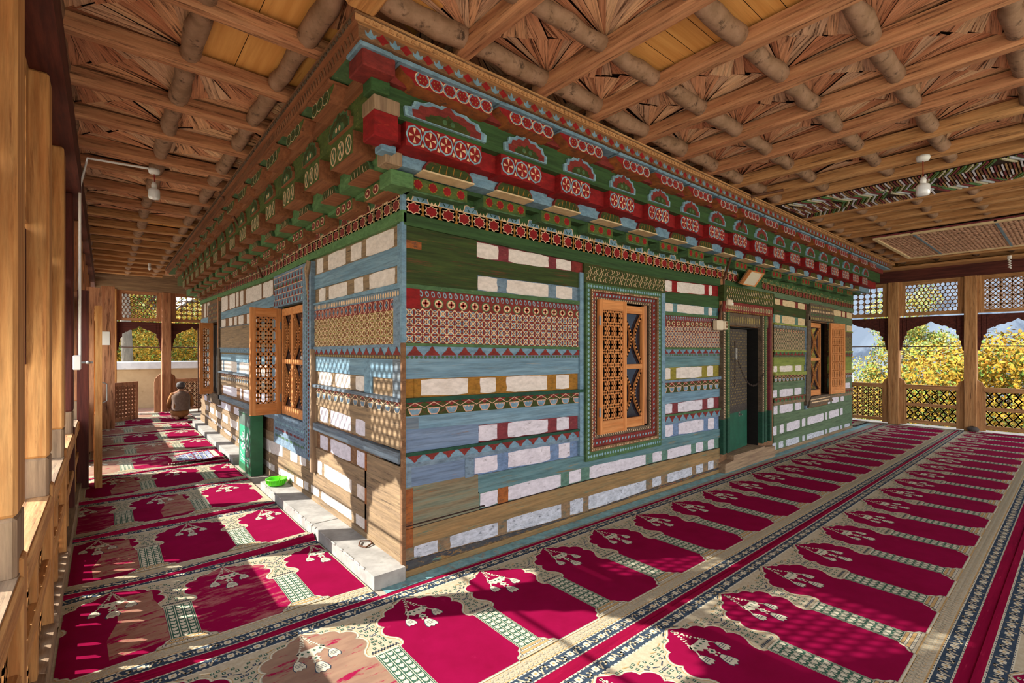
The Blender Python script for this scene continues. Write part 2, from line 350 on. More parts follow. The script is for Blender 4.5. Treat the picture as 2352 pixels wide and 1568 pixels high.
mat('mud', '#b39c7a', '#a48d6c', '#8c7658', scale=(2.5, 2.5, 3), rough=1, bump=.3); mat('whitewash', '#c8ccd0', '#b8bcc2', '#8c9096', scale=(5, 5, 5), rough=.9)
mat('roof', '#7a6a58')
g = bpy.data.materials.new('glass_dark'); g.use_nodes = True; pb = g.node_tree.nodes['Principled BSDF']
pb.inputs['Base Color'].default_value = (.012, .014, .022, 1); pb.inputs['Roughness'].default_value = .06; pb.inputs['Specular IOR Level'].default_value = .6
nzz = g.node_tree.nodes.new('ShaderNodeTexNoise'); nzz.inputs['Scale'].default_value = 3
bpn = g.node_tree.nodes.new('ShaderNodeBump'); bpn.inputs['Strength'].default_value = .05; g.node_tree.links.new(nzz.outputs[0], bpn.inputs['Height']); g.node_tree.links.new(bpn.outputs[0], pb.inputs['Normal'])
MATS['glass_dark'] = g
gb = bpy.data.materials.new('bulb_glass'); gb.use_nodes = True; pb = gb.node_tree.nodes['Principled BSDF']
pb.inputs['Base Color'].default_value = (.82, .86, .9, 1); pb.inputs['Roughness'].default_value = .12; pb.inputs['Transmission Weight'].default_value = .35
MATS['bulb_glass'] = gb
mm = bpy.data.materials.new('mirror'); mm.use_nodes = True; pb = mm.node_tree.nodes['Principled BSDF']
pb.inputs['Base Color'].default_value = (.8, .82, .8, 1); pb.inputs['Metallic'].default_value = .7; pb.inputs['Roughness'].default_value = .3
nzz = mm.node_tree.nodes.new('ShaderNodeTexVoronoi'); nzz.inputs['Scale'].default_value = 14
bpn = mm.node_tree.nodes.new('ShaderNodeBump'); bpn.inputs['Strength'].default_value = .9; mm.node_tree.links.new(nzz.outputs[0], bpn.inputs['Height']); mm.node_tree.links.new(bpn.outputs[0], pb.inputs['Normal'])
MATS['mirror'] = mm

# ------------------------------------------------------------------ floor, ground, roof
XE, YE = 10.28, 9.3          # mosque block: x 0..XE , y 0..YE
RX0, RXF = -1.85, 11.65       # railing planes left / far right
m = MB(); m.box(-2.25, 12.0, -6.2, 12.7, -.3, 0, 'concrete_floor'); struct(m.build('floor'))
m = MB(); m.face([(-60, -60, -.6), (14, -60, -.6), (14, 90, -.6), (-60, 90, -.6)], 'ground'); m.face([(14, -60, -.6), (16, -60, -4), (16, 90, -4), (14, 90, -.6)], 'ground'); m.face([(16, -400, -4), (175, -400, -22), (175, 400, -22), (16, 400, -4)], 'scrub'); struct(m.build('ground'))
m = MB(); m.box(-2.35, 12.0, -6.8, 12.9, 3.68, 3.95, 'roof'); struct(m.build('roof'))

# ------------------------------------------------------------------ facade courses
SR = [932, 1333, 1517, 1650, 1778, 1957]
RROW = dict(f_top=[462, 550, 594, 621, 657, 700], f_bot=[492, 579, 617, 641, 672, 710], g_bot=[519, 604, 641, 657, 684, 719],
 p1_bot=[570, 627, 669, 681, 699, 733], p2_top=[612, 661, 693, 708, 721, 748], p2_bot=[652, 692, 715, 727, 741, 762],
 d_top=[662, 701, 723, 732, 745, 764], d_mid=[707, 730, 748, 752, 762, 775], d_bot=[787, 797, 797, 798, 804, 806],
 e_top=[794, 803, 802, 803, 808, 809], e_mid=[816, 815, 812, 811, 815, 816], e_bot=[825, 822, 819, 818, 820, 819],
 h_top=[870, 857, 845, 838, 840, 834], h_bot=[914, 893, 874, 864, 855, 848], i_top=[924, 900, 879, 870, 862, 855], i_bot=[956, 924, 903, 892, 877, 866],
 j_top=[990, 953, 929, 910, 895, 877], j_bot=[1039, 983, 953, 936, 914, 890], k_top=[1047, 988, 957, 941, 916, 893], k_bot=[1064, 1002, 972, 951, 924, 900],
 l_top=[1075, 1009, 976, 955, 931, 906], l_bot=[1122, 1045, 1006, 984, 953, 917], m_top=[1172, 1074, 1034, 1004, 978, 929],
 m_bot=[1215, 1106, 1059, 1028, 1001, 946], n_top=[1258, 1141, 1091, 1052, 1016, 969], n_bot=[1288, 1179, 1114, 1073, 1034, 980])
SL = [912, 720, 622, 470]
LROW = dict(f_top=[462, 560, 618, 676], f_bot=[493, 583, 633, 689], g_bot=[519, 598, 643, 696], p1_bot=[568, 636, 682, 731], p2_top=[611, 667, 707, 743],
 p2_bot=[653, 699, 738, 757], d_top=[665, 702, 740, 758], d_mid=[712, 737, 752, 764], d_bot=[790, 797, 800, 797], e_top=[796, 803, 804, 800],
 e_mid=[815, 813, 812, 808], e_bot=[825, 818, 817, 810], h_top=[870, 850, 838, 822], h_bot=[912, 880, 866, 846], i_top=[920, 886, 871, 850], i_bot=[949, 912, 890, 866],
 j_top=[990, 925, 905, 874], j_bot=[1030, 962, 938, 890], k_top=[1033, 966, 944, 893], k_bot=[1058, 981, 957, 902], l_top=[1068, 988, 966, 906],
 l_bot=[1112, 1022, 990, 918], m_top=[1160, 1047, 1010, 926], m_bot=[1198, 1080, 1040, 938], n_top=[1235, 1112, 1062, 946], n_bot=[1268, 1134, 1078, 952])
def mkrow(tab, st, f):
    res = {}
    for k, ys in tab.items():
        res[k] = [f(x, y) for x, y in zip(st, ys)]
    return res
RZ = mkrow(RROW, SR, lambda x, y: ony(x, y, 0)); LZ = mkrow(LROW, SL, lambda x, y: onx(x, y, 0))
def zrow(T, k, u):
    if isinstance(k, (int, float)): return k
    if '+' in k: a, b = k.split('+'); return zrow(T, a, u)+float(b)
    if '-' in k: a, b = k.split('-'); return zrow(T, a, u)-float(b)
    P = T[k]
    if u <= P[0][0]: return P[0][1]
    for (a, b), (c, d) in zip(P[:-1], P[1:]):
        if u <= c: return b+(d-b)*(u-a)/(c-a)
    return P[-1][1]
def SF(T, fr, lo, hi):
    """strip frame: v 0..1 runs between two courses"""
    return lambda u, s, d: fr(u, zrow(T, lo, u)*(1-s)+zrow(T, hi, u)*s, d)
def board(mb, T, fr, u0, u1, lo, hi, d0, d1, m, step=.35):
    n = max(1, int((u1-u0)/step)); f = SF(T, fr, lo, hi)
    for i in range(n):
        a = u0+(u1-u0)*i/n; b = u0+(u1-u0)*(i+1)/n
        mb.mesh([f(a, 0, d0), f(b, 0, d0), f(b, 1, d0), f(a, 1, d0), f(a, 0, d1), f(b, 0, d1), f(b, 1, d1), f(a, 1, d1)],
                [(4, 5, 6, 7), (0, 1, 5, 4), (3, 7, 6, 2)]+([(0, 4, 7, 3)] if i == 0 else [])+([(1, 2, 6, 5)] if i == n-1 else []), m)
def plaster(mb, T, fr, u0, u1, lo, hi, d, m):
    """hand-plastered infill with soft uneven edges"""
    f = SF(T, fr, lo, hi); w = u1-u0; j = lambda s: R.uniform(-s, s); pts = []
    n = max(2, int(w/.09)); jj = .012
    for i in range(n+1): pts.append((u0+w*i/n, .05+j(.035) if 0 < i < n else .10))
    for i in (1, 2): pts.append((u1+j(.006), i/3.))
    for i in range(n+1): pts.append((u1-w*i/n, .96+j(.03) if 0 < i < n else .92))
    for i in (2, 1): pts.append((u0+j(.006), i/3.))
    q = [(u, min(1, max(0, s))) for u, s in pts]
    mb.poly(q, f, d, m)
def infill(mb, T, fr, rng, lo, hi, pieces, mw, mg, d=.006):
    mb_n = max(1, int((rng[1]-rng[0])/.35)); f = SF(T, fr, lo, hi)
    for i in range(mb_n):
        a = rng[0]+(rng[1]-rng[0])*i/mb_n; b = rng[0]+(rng[1]-rng[0])*(i+1)/mb_n
        mb.poly([(a, 0), (b, 0), (b, 1), (a, 1)], f, d-.002, mg)
    for a, b in pieces: plaster(mb, T, fr, a, b, lo, hi, d, mw)
ux = lambda px, row: None
def ru(px, k='d_bot'):      # px column -> u on right wall
    return ony(px, 806, 0)[0]
def lu(px):
    return onx(px, 806, 0)[0]

# ---- painted ornament strips -----------------------------------------------------
def lattice(mb, T, fr, u0, u1, lo, hi, bgm, xm, ringm, dotm, p=.07, d=.014, rows=4):
    f = SF(T, fr, lo, hi); n = max(2, round((u1-u0)/p)); pu = (u1-u0)/n; W = .009
    for i in range(n): mb.poly([(u0+i*pu, 0), (u0+(i+1)*pu, 0), (u0+(i+1)*pu, 1), (u0+i*pu, 1)], f, d, bgm)
    hz = abs(zrow(T, hi, u0)-zrow(T, lo, u0)); pv = 1./rows; ww = W/hz
    far = max(0, (u0-3)/5)
    for i in range(n):
        for j in range(rows):
            cx, cy = u0+(i+.5)*pu, (j+.5)*pv; r = .40
            k = 10
            for t in range(k):
                a, b = 2*math.pi*t/k, 2*math.pi*(t+1)/k
                q = [(cx+pu*r*math.cos(a), cy+pv*r*math.sin(a)), (cx+pu*r*math.cos(b), cy+pv*r*math.sin(b)), (cx+pu*(r-.11)*math.cos(b), cy+pv*(r-.11)*math.sin(b)), (cx+pu*(r-.11)*math.cos(a), cy+pv*(r-.11)*math.sin(a))]
                mb.poly(q, f, d+.001, ringm)
            for sx in (1, -1):
                a0 = (u0+i*pu, (j if sx > 0 else j+1)*pv); a1 = (u0+(i+1)*pu, (j+1 if sx > 0 else j)*pv)
                h = .0055; mb.poly([(a0[0], a0[1]-h/hz), (a1[0], a1[1]-h/hz), (a1[0], a1[1]+h/hz), (a0[0], a0[1]+h/hz)], f, d+.002, xm)
def paisley(mb, T, fr, u0, u1, lo, hi, bgm, lm, p=.05, d=.014, flip=1):
    f = SF(T, fr, lo, hi); n = max(2, round((u1-u0)/p)); pu = (u1-u0)/n
    for i in range(n):
        a = u0+i*pu; mb.poly([(a, 0), (a+pu, 0), (a+pu, 1), (a, 1)], f, d, bgm)
        pts = [(a+pu*(.5+flip*(.30*math.cos(t)-.10*math.sin(t))), .5+.42*math.sin(t)) for t in [k*math.pi/5 for k in range(10)]]
        mb.poly(pts, f, d+.001, lm)
        mb.poly([(a+pu*.5+(x-a-pu*.5)*.55, .45+(y-.5)*.55) for x, y in pts], f, d+.002, bgm)
def crosses(mb, T, fr, u0, u1, lo, hi, bgm, ringm, fm, xm, p=.109, d=.014):
    f = SF(T, fr, lo, hi); n = max(2, round((u1-u0)/p)); pu = (u1-u0)/n
    for i in range(n):
        a = u0+i*pu; cx = a+pu/2; mb.poly([(a, 0), (a+pu, 0), (a+pu, 1), (a, 1)], f, d, bgm)
        mb.disc(cx, .5, pu*.40, f, d+.001, ringm, 12, rv=.48); mb.disc(cx, .5, pu*.31, f, d+.002, fm, 12, rv=.38)
        mb.rect(cx-pu*.07, cx+pu*.07, .2, .8, f, d+.003, xm); mb.rect(cx-pu*.22, cx+pu*.22, .41, .59, f, d+.003, xm)
def triangles(mb, T, fr, u0, u1, lo, hi, bgm, tm, p=.149, d=.014, up=1):
    f = SF(T, fr, lo, hi); n = max(2, round((u1-u0)/p)); pu = (u1-u0)/n
    for i in range(n):
        a = u0+i*pu; mb.poly([(a, 0), (a+pu, 0), (a+pu, 1), (a, 1)], f, d, bgm)
        y = (lambda s: s) if up > 0 else (lambda s: 1-s)
        mb.poly([(a+pu*x, y(s)) for x, s in ((.05, 0), (.95, 0), (.82, .3), (.66, .55), (.6, .85), (.5, 1), (.4, .85), (.34, .55), (.18, .3))], f, d+.003, tm)
def bobbins(mb, T, fr, u0, u1, lo, hi, bgm, dm, p=.037, d=.014):
    f = SF(T, fr, lo, hi); n = max(2, round((u1-u0)/p)); pu = (u1-u0)/n
    for i in range(n):
        a = u0+i*pu; mb.poly([(a, 0), (a+pu, 0), (a+pu, 1), (a, 1)], f, d, bgm); mb.disc(a+pu/2, .5, pu*.34, f, d+.002, dm, 7, rv=.36)
def zigfrieze(mb, T, fr, u0, u1, lo, hi, p=.155, d=.014, cols=('p_red_dull', 'p_moss', 'p_blue', 'p_pink_line')):
    rc, gc, bc, lc = cols; f = SF(T, fr, lo, hi); n = max(2, round((u1-u0)/p)); pu = (u1-u0)/n
    for i in range(n):
        a = u0+i*pu; mb.poly([(a, 0), (a+pu, 0), (a+pu, 1), (a, 1)], f, d, gc)
        mb.poly([(a, 1), (a+pu, 1), (a+pu*.5, .62)], f, d+.001, rc)
        mb.poly([(a, .58), (a+pu*.5, .98), (a+pu*.5, .90), (a, .52)], f, d+.002, lc); mb.poly([(a+pu*.5, .98), (a+pu, .58), (a+pu, .52), (a+pu*.5, .90)], f, d+.002, lc)
        mb.poly([(a+pu*x, s) for x, s in ((.14, .55), (.86, .55), (.80, .25), (.68, .03), (.32, .03), (.20, .25))], f, d+.002, lc)
        mb.poly([(a+pu*x, s) for x, s in ((.2, .52), (.32, .42), (.4, .52), (.5, .40), (.6, .52), (.68, .42), (.8, .52), (.74, .27), (.64, .09), (.36, .09), (.26, .27))], f, d+.003, bc)
def starfrieze(mb, T, fr, u0, u1, lo, hi, p=.146, d=.030, far=False, cols=('p_red', 'p_ochre', 'p_cream_line', 'p_green', 'p_blue')):
    rc, yc, lc, gc, bc = cols; f = SF(T, fr, lo, hi); n = max(2, round((u1-u0)/p)); pu = (u1-u0)/n
    ST = [(-.40, .5), (-.30, .66), (-.36, .84), (-.16, .82), (0, 1.0), (.16, .82), (.36, .84), (.30, .66), (.40, .5), (.30, .34), (.36, .16), (.16, .18), (0, .0), (-.16, .18), (-.36, .16), (-.30, .34)]
    for i in range(n):
        a = u0+i*pu; mb.poly([(a, 0), (a+pu, 0), (a+pu, 1), (a, 1)], f, d, gc); c = a+pu*.40
        mb.poly([(a, .97), (a+pu, .97), (a+pu, 1.04), (a, 1.04)], f, d+.003, lc)
        mb.poly([(c+pu*x, s_) for x, s_ in ST], f, d+.002, lc); mb.poly([(c+pu*x*.84, .5+(s_-.5)*.84) for x, s_ in ST], f, d+.004, rc)
        c2 = a+pu*.90; HG = ((-.15, 1), (.15, 1), (.04, .74), (.11, .5), (.04, .26), (.15, .0), (-.15, .0), (-.04, .26), (-.11, .5), (-.04, .74))
        mb.poly([(c2+pu*x, s_) for x, s_ in HG], f, d+.0045, 'p_brown'); mb.poly([(c2+pu*x*.72, s_) for x, s_ in HG], f, d+.006, yc)
    n = max(2, round((u1-u0)/.225)); pu = (u1-u0)/n
    PL = ((-.36, 1), (-.30, 1.22), (-.27, 1.52), (-.17, 1.60), (-.06, 1.55), (0, 1.46), (.06, 1.55), (.17, 1.60), (.27, 1.52), (.30, 1.22), (.36, 1))
    for i in range(n):
        c = u0+(i+.5)*pu
        mb.poly([(c+pu*x, s_) for x, s_ in PL], f, d+.005, lc); mb.poly([(c+pu*x*.86, 1.03+(s_-1)*.86) for x, s_ in PL], f, d+.006, bc)
        for s_ in (-1, 1): mb.poly([(c+s_*pu*.02, 1.1), (c+s_*pu*.16, 1.42), (c+s_*pu*.10, 1.12)], f, d+.007, 'p_dkgreen' if bc == 'p_blue' else gc); mb.poly([(c+s_*pu*.36, 1.02), (c+s_*pu*.44, 1.26), (c+s_*pu*.5, 1.02)], f, d+.004, lc)

# ================================================================== RIGHT WALL
m = MB()
# openings: window near, door, window far   (u0,u1,z0,z1)
W1 = (2.06, 2.95, .79, 2.10); D1 = (4.80, 5.78, .19, 1.93); W2 = (7.80, 8.98, .80, 2.12)
def wallcore(mb, fr, L, ops, h, mt):
    us = sorted({0, L, *[o[0] for o in ops], *[o[1] for o in ops]})
    for a, b in zip(us[:-1], us[1:]):
        op = [o for o in ops if o[0] <= a+1e-6 and o[1] >= b-1e-6]
        for z0, z1 in ([(0, op[0][2]), (op[0][3], h)] if op else [(0, h)]):
            mb.prism([(a, z0), (b, z0), (b, z1), (a, z1)], fr, -.35, 0, mt)
wallcore(m, RW, XE, [W1, D1, W2], 3.7, 'p_brown')
A0, A1, B0, B1, C0, C1, E0, E1 = 0.0, ru(1335), ru(1515), ru(1650), ru(1775), ru(1851), ru(1900), XE
def T_(*a): return [(ru(x), ru(y)) for x, y in a]
T = RZ
# lower, continuous courses
bd = .016
board(m, T, RW, 0, B1, 'm_bot', 'm_bot+.004', .004, .02, 'gap')
board(m, T, RW, 0, B1, 'l_bot', 'm_top', .0, bd, 'beam_teal_x'); board(m, T, RW, 0, ru(1095), 'm_top', 'l_bot+.01', .0, bd+.003, 'beam_low_x')
board(m, T, RW, 0, B1, 'm_bot', 'n_top', .0, bd, 'beam_tan_x'); board(m, T, RW, 0, ru(1098), 'm_bot', 'm_top+.01', .0, bd, 'beam_low_x')
board(m, T, RW, 0, ru(1110), 'm_bot+.02', 'm_bot+.028', .0, bd+.006, 'gap')
infill(m, T, RW, (0, B1), 'm_bot', 'm_top', T_((1102, 1142), (1166, 1287), (1306, 1334), (1353, 1482), (1498, 1519), (1532, 1586), (1597, 1614), (1625, 1639)), 'p_white_low', 'p_tealgreen')
infill(m, T, RW, (0, B1), 'n_bot', 'n_top', T_((951, 1005), (1033, 1142), (1163, 1288), (1308, 1338), (1351, 1483), (1498, 1517), (1532, 1588), (1598, 1614), (1625, 1638)), 'p_white_grey', 'p_brown_low')
for a, b in ((1142, 1166), (1287, 1306)): board(m, T, RW, ru(a), ru(b), 'm_bot', 'm_top', .0, .008, 'p_rust' if a == 1142 else 'p_tealgreen')
board(m, T, RW, 0, .06, 'n_top', 'l_bot', 0, .02, 'p_rust'); board(m, T, RW, 0, .05, 'l_bot', 'l_top', 0, .018, 'p_blue_grey')
board(m, T, RW, 0, B1, 0.0, 'n_bot', .0, .012, 'p_soot'); board(m, T, RW, 0, B1, 0.0, .045, .0, .02, 'beam_tan_x')
f = SF(T, RW, 0, 'n_bot')
for k in range(26):
    u = R.uniform(.1, 4.5); s = R.uniform(.2, .85); wd = R.uniform(.03, .16); m.poly([(u, s), (u+wd, s-.04), (u+wd*.8, s+R.uniform(.05, .14)), (u+wd*.2, s+.1)], f, .0125, R.choice(['p_brown', 'p_rust', 'p_brown_low', 'p_tealgreen']))
# far part lower
board(m, T, RW, C0, XE, 'l_bot', 'm_top', .0, bd, 'beam_far_x'); board(m, T, RW, C0, XE, 'm_bot', 'n_top', 0, bd, 'beam_far_x'); board(m, T, RW, C0, XE, 0, 'n_bot', 0, .012, 'p_green_far')
board(m, T, RW, C0, XE, 0., .05, 0, .02, 'beam_brown_x')
infill(m, T, RW, (C0, XE), 'm_bot', 'm_top', T_((1775, 1783), (1790, 1799), (1806, 1836), (1841, 1849), (1854, 1891), (1895, 1899), (1903, 1926), (1929, 1935)), 'p_white_low', 'p_green_far')
infill(m, T, RW, (C0, XE), 'n_bot', 'n_top', T_((1773, 1782), (1788, 1798), (1804, 1835), (1842, 1847), (1853, 1892), (1895, 1899), (1904, 1925), (1929, 1934), (1939, 1951)), 'p_white_grey', 'p_green_far')
# upper sections
def section(u0, u1, pc, near, beamA, beamB, colp1, colp2, colh, colj, coll, cut=(), lat=None, moss=False):
    gb_, pb_, hb_, jb_ = beamA
    board(m, T, RW, u0, u1, 'p2_top', 'p1_bot', 0, bd, pb_)
    infill(m, T, RW, (u0, u1), 'p1_bot', 'g_bot', T_(*pc[0]), 'p_cream' if not near else 'p_white', colp1)
    infill(m, T, RW, (u0, u1), 'p2_bot', 'p2_top', T_(*pc[1]), 'p_cream' if not near else 'p_white', colp2)
    board(m, T, RW, u0, u1, 'd_top', 'p2_bot', 0, .03, beamB[0])
    if lat:
        dm = u0
        paisley(m, T, RW, u0, u1, 'd_top-.055', 'd_top', lat[0], 'p_blue_line', .05)
        crosses(m, T, RW, u0, u1, 'd_mid', 'd_top-.055', lat[0], 'p_green_mid', 'p_cream_line', 'p_red')
        lattice(m, T, RW, u0, u1, 'd_bot', 'd_mid', lat[0], lat[1], lat[2], 'p_red')
    else:
        paisley(m, T, RW, u0, u1, 'd_mid', 'd_top', 'p_carve_dk', 'p_brown', .06); lattice(m, T, RW, u0, u1, 'd_bot', 'd_mid', 'p_carve_dk', 'p_dullgold', 'p_green_mid', 'p_brown', .1)
    board(m, T, RW, u0, u1, 'e_top', 'd_bot', 0, .032, beamB[1])
    triangles(m, T, RW, u0, u1, 'e_mid', 'e_top', 'p_blue' if near else 'p_green_mid', 'p_red_dull', d=.022)
    bobbins(m, T, RW, u0, u1, 'e_bot', 'e_mid', 'p_blue_grey' if near else 'p_carve_dk', 'p_green_mid')
    board(m, T, RW, u0, u1, 'h_top', 'e_bot', 0, bd, hb_)
    infill(m, T, RW, (u0, u1), 'h_bot', 'h_top', T_(*pc[2]), 'p_white', colh)
    board(m, T, RW, u0, u1, 'i_top', 'h_bot', 0, .04, beamB[2])
    zigfrieze(m, T, RW, u0, u1, 'i_bot', 'i_top')
    board(m, T, RW, u0, u1, 'j_top', 'i_bot', 0, bd, jb_)
    infill(m, T, RW, (u0, u1), 'j_bot', 'j_top', T_(*pc[3]), 'p_white_low', colj)
    board(m, T, RW, u0, u1, 'k_top', 'j_bot', 0, .034, beamB[3])
    triangles(m, T, RW, u0, u1, 'k_bot', 'k_top', 'p_blue' if near else 'p_green_mid', 'p_red_dull', d=.02, up=-1)
    board(m, T, RW, u0, u1, 'l_top', 'k_bot', 0, .018, 'p_blue_grey' if near else 'p_brown_low')
    infill(m, T, RW, (u0, u1), 'l_bot', 'l_top', T_(*pc[4]), 'p_white_low', coll)
section(A0, A1, [((1094, 1143), (1167, 1259), (1277, 1311)), ((1097, 1141), (1163, 1258), (1276, 1313)), ((965, 1074), (1102, 1137), (1162, 1256), (1277, 1306)), ((1098, 1141), (1166, 1257), (1278, 1306)), ((1089, 1141), (1166, 1262), (1282, 1308))], True,
        ('beam_green_x', 'beam_moss_x', 'beam_blue_x', 'beam_blue_x'), ('p_green_mid', 'p_green_mid', 'p_dkgreen', 'p_dkgreen'), 'p_maroon', 'p_blue_grey', 'p_ochre', 'p_maroon', 'p_blue_lilac', lat=('p_red_dull', 'p_cream_line', 'p_blue_line'))
section(B0, B1, [((1526, 1542), (1554, 1617), (1627, 1634)), ((1524, 1544), (1554, 1616), (1626, 1634)), ((1523, 1539), (1552, 1611), (1623, 1637)), ((1525, 1543), (1556, 1612), (1624, 1638)), ((1525, 1544), (1557, 1615), (1625, 1639))], True,
        ('beam_green_x', 'beam_green_x', 'beam_teal_x', 'beam_blue_x'), ('p_green_mid', 'p_green_mid', 'p_blue_grey', 'p_green_mid'), 'p_red', 'p_teal', 'p_ochre_g', 'p_maroon', 'p_blue_lilac', lat=('p_red_dull', 'p_cream_line', 'p_blue_line'))
section(C0, C1, [((1779, 1791), (1797, 1826), (1832, 1847)), ((1780, 1791), (1796, 1825), (1832, 1847)), ((1776, 1784), (1790, 1819), (1826, 1840)), ((1775, 1784), (1790, 1820), (1824, 1840)), ((1776, 1785), (1790, 1820), (1825, 1839))], False,
        ('p_olive', 'beam_moss_x', 'beam_olive_x', 'beam_far_x'), ('p_olive2', 'p_olive2', 'p_olive2', 'p_brown'), 'p_red_dull', 'p_tealgreen', 'p_olive2', 'p_green_far', 'p_green_far', lat=('p_carve_dk', 'p_cream_line', 'p_green_mid'))
section(E0, E1, [((1905, 1911), (1914, 1931), (1933, 1940), (1944, 1956)), ((1903, 1910), (1925, 1929), (1933, 1940), (1944, 1956)), ((1924, 1928), (1932, 1938)), ((1922, 1927), (1930, 1936), (1939, 1952)), ((1901, 1906), (1910, 1926), (1930, 1937))], False,
        ('p_olive', 'beam_far_x', 'beam_olive_x', 'beam_far_x'), ('p_olive2', 'p_olive2', 'p_olive2', 'p_brown'), 'p_red_dull', 'p_tealgreen', 'p_olive', 'p_green_far', 'p_green_far', lat=None)
# big mossy board at the corner, solid boards, red end block
board(m, T, RW, 0, ru(1092), 'p1_bot-.01', 'g_bot', 0, .018, 'beam_moss_x'); board(m, T, RW, 0, ru(1094), 'p2_bot', 'p2_top+.01', 0, .018, 'beam_moss_x')
board(m, T, RW, 0, ru(965), 'p1_bot', 'g_bot-.10', 0, .02, 'p_rust'); board(m, T, RW, 0, .11, 'd_mid', 'd_top', 0, .03, 'p_red')
board(m, T, RW, ru(1311), A1, 'p1_bot', 'g_bot', 0, .014, 'p_red_dull')
board(m, T, RW, 0, ru(1096), 'j_bot', 'j_top+.01', 0, .018, 'beam_lilac_x'); board(m, T, RW, 0, ru(1086), 'l_bot', 'l_top', 0, .016, 'beam_lilac_x')
board(m, T, RW, 0, ru(958), 'j_top+.015', 'i_bot-.01', 0, .021, 'beam_grey_x'); board(m, T, RW, ru(1065), ru(1085), 'l_bot', 'l_top', 0, .021, 'p_blue_grey')
board(m, T, RW, ru(1098), A1, 'j_bot', 'j_bot+.001', 0, .02, 'gap')
board(m, T, RW, ru(950), ru(964), 'h_bot', 'h_top', 0, .009, 'p_ochre')
for a in (1326, 1514): board(m, T, RW, ru(a), ru(a+8), 'l_bot', 'p1_bot', 0, .035, 'p_blue')
board(m, T, RW, ru(1846), ru(1852), 'l_bot', 'd_top', 0, .03, 'p_blue_grey')
# fascia beam under the frieze and the frieze
board(m, T, RW, -.02, ru(1700), 'g_bot', 'f_bot', 0, .036, 'beam_green_x'); board(m, T, RW, ru(1700), XE+.02, 'g_bot', 'f_bot', 0, .036, 'beam_far_x')
board(m, T, RW, -.02, XE+.02, 'f_bot', 2.85, 0, .03, 'p_green')
starfrieze(m, T, RW, 0, ru(1690), 'f_bot', 'f_top'); starfrieze(m, T, RW, ru(1745), XE, 'f_bot', 'f_top', cols=('p_red_dull', 'p_brown', 'p_dullgold', 'p_green_mid', 'p_green_mid'))
struct(m.build('wall_right'))
m = MB(); m.box(XE-.35, XE, .0, YE, 0, 3.7, 'beam_far_y'); struct(m.build('wall_far_right'))
m = MB(); m.box(0, XE, YE-.3, YE, 0, 3.7, 'p_brown'); struct(m.build('wall_back'))
m = MB()
f = lambda u, v, d: (u, -.03-v, .004+d)
m.rect(-.2, 11.3, 0, .11, f, .0, 'p_floor_blue', 30); struct(m.build('trim_1'))

# ================================================================== LEFT WALL
m = MB(); T = LZ
W3 = (2.12, 3.05, .86, 2.12); W4 = (7.1, 7.95, .80, 2.14)
wallcore(m, LW, YE, [W3, W4], 3.7, 'p_brown')
P0, P1, Q0, Q1, S0, S1 = 0.0, lu(718), lu(640), lu(507), lu(486), YE
def LT_(*a): return sorted([tuple(sorted((lu(x), lu(y)))) for x, y in a])
def lsec(u0, u1, pc, mw=('p_white', 'p_white', 'p_white', 'p_white_low'), pat=True, g=('p_brown', 'p_brown', 'p_blue_grey', 'p_brown'), beams=('beam_blue_y', 'beam_grey_y', 'beam_brown_y')):
    board(m, T, LW, u0, u1, 'p2_top', 'p1_bot', 0, bd, beams[0])
    infill(m, T, LW, (u0, u1), 'p1_bot', 'g_bot', LT_(*pc[0]), mw[0], g[0]); infill(m, T, LW, (u0, u1), 'p2_bot', 'p2_top', LT_(*pc[1]), mw[1], g[1])
    board(m, T, LW, u0, u1, 'd_top', 'p2_bot', 0, .03, 'p_blue' if pat else 'beam_grey_y')
    if pat:
        bobbins(m, T, LW, u0, u1, 'd_top-.06', 'd_top', 'p_blue_grey', 'p_cream_line', .04)
        crosses(m, T, LW, u0, u1, 'd_mid', 'd_top-.06', 'p_red_dull', 'p_pink_line', 'p_red_dull', 'p_blue', .10)
        lattice(m, T, LW, u0+.04, u1, 'd_bot', 'd_mid', 'p_dullgold', 'p_cream_line', 'p_red_dull', 'p_green_mid', .10, rows=4)
        board(m, T, LW, u0, u0+.11, 'd_bot', 'd_top-.06', 0, .028, 'p_blue_grey')
    else: board(m, T, LW, u0, u1, 'd_bot', 'd_top', 0, .02, 'beam_brown_y')
    board(m, T, LW, u0, u1, 'e_top', 'd_bot', 0, .032, 'p_blue_grey')
    triangles(m, T, LW, u0, u1, 'e_mid', 'e_top', 'p_blue', 'p_red_dull' if pat else 'p_blue_grey', .13, d=.022); bobbins(m, T, LW, u0, u1, 'e_bot', 'e_mid', 'p_carve_dk', 'p_dullgold', .05)
    board(m, T, LW, u0, u1, 'h_top', 'e_bot', 0, bd, beams[0])
    infill(m, T, LW, (u0, u1), 'h_bot', 'h_top', LT_(*pc[2]), mw[2], g[2])
    board(m, T, LW, u0, u1, 'i_top', 'h_bot', 0, .05, 'beam_grey_y')
    zigfrieze(m, T, LW, u0, u1, 'i_bot', 'i_top', cols=('p_red_dull', 'p_carve_dk', 'p_blue_grey', 'p_cream_line'))
    board(m, T, LW, u0, u1, 'j_top', 'i_bot', 0, bd, 'beam_brown_y')
    infill(m, T, LW, (u0, u1), 'j_bot', 'j_top', LT_(*pc[3]), mw[3], g[3])
    board(m, T, LW, u0, u1, 'k_bot', 'k_top', 0, .045, 'beam_grey_y')
    infill(m, T, LW, (u0, u1), 'l_bot', 'l_top', LT_(*pc[4]), 'p_white_low', 'p_brown')
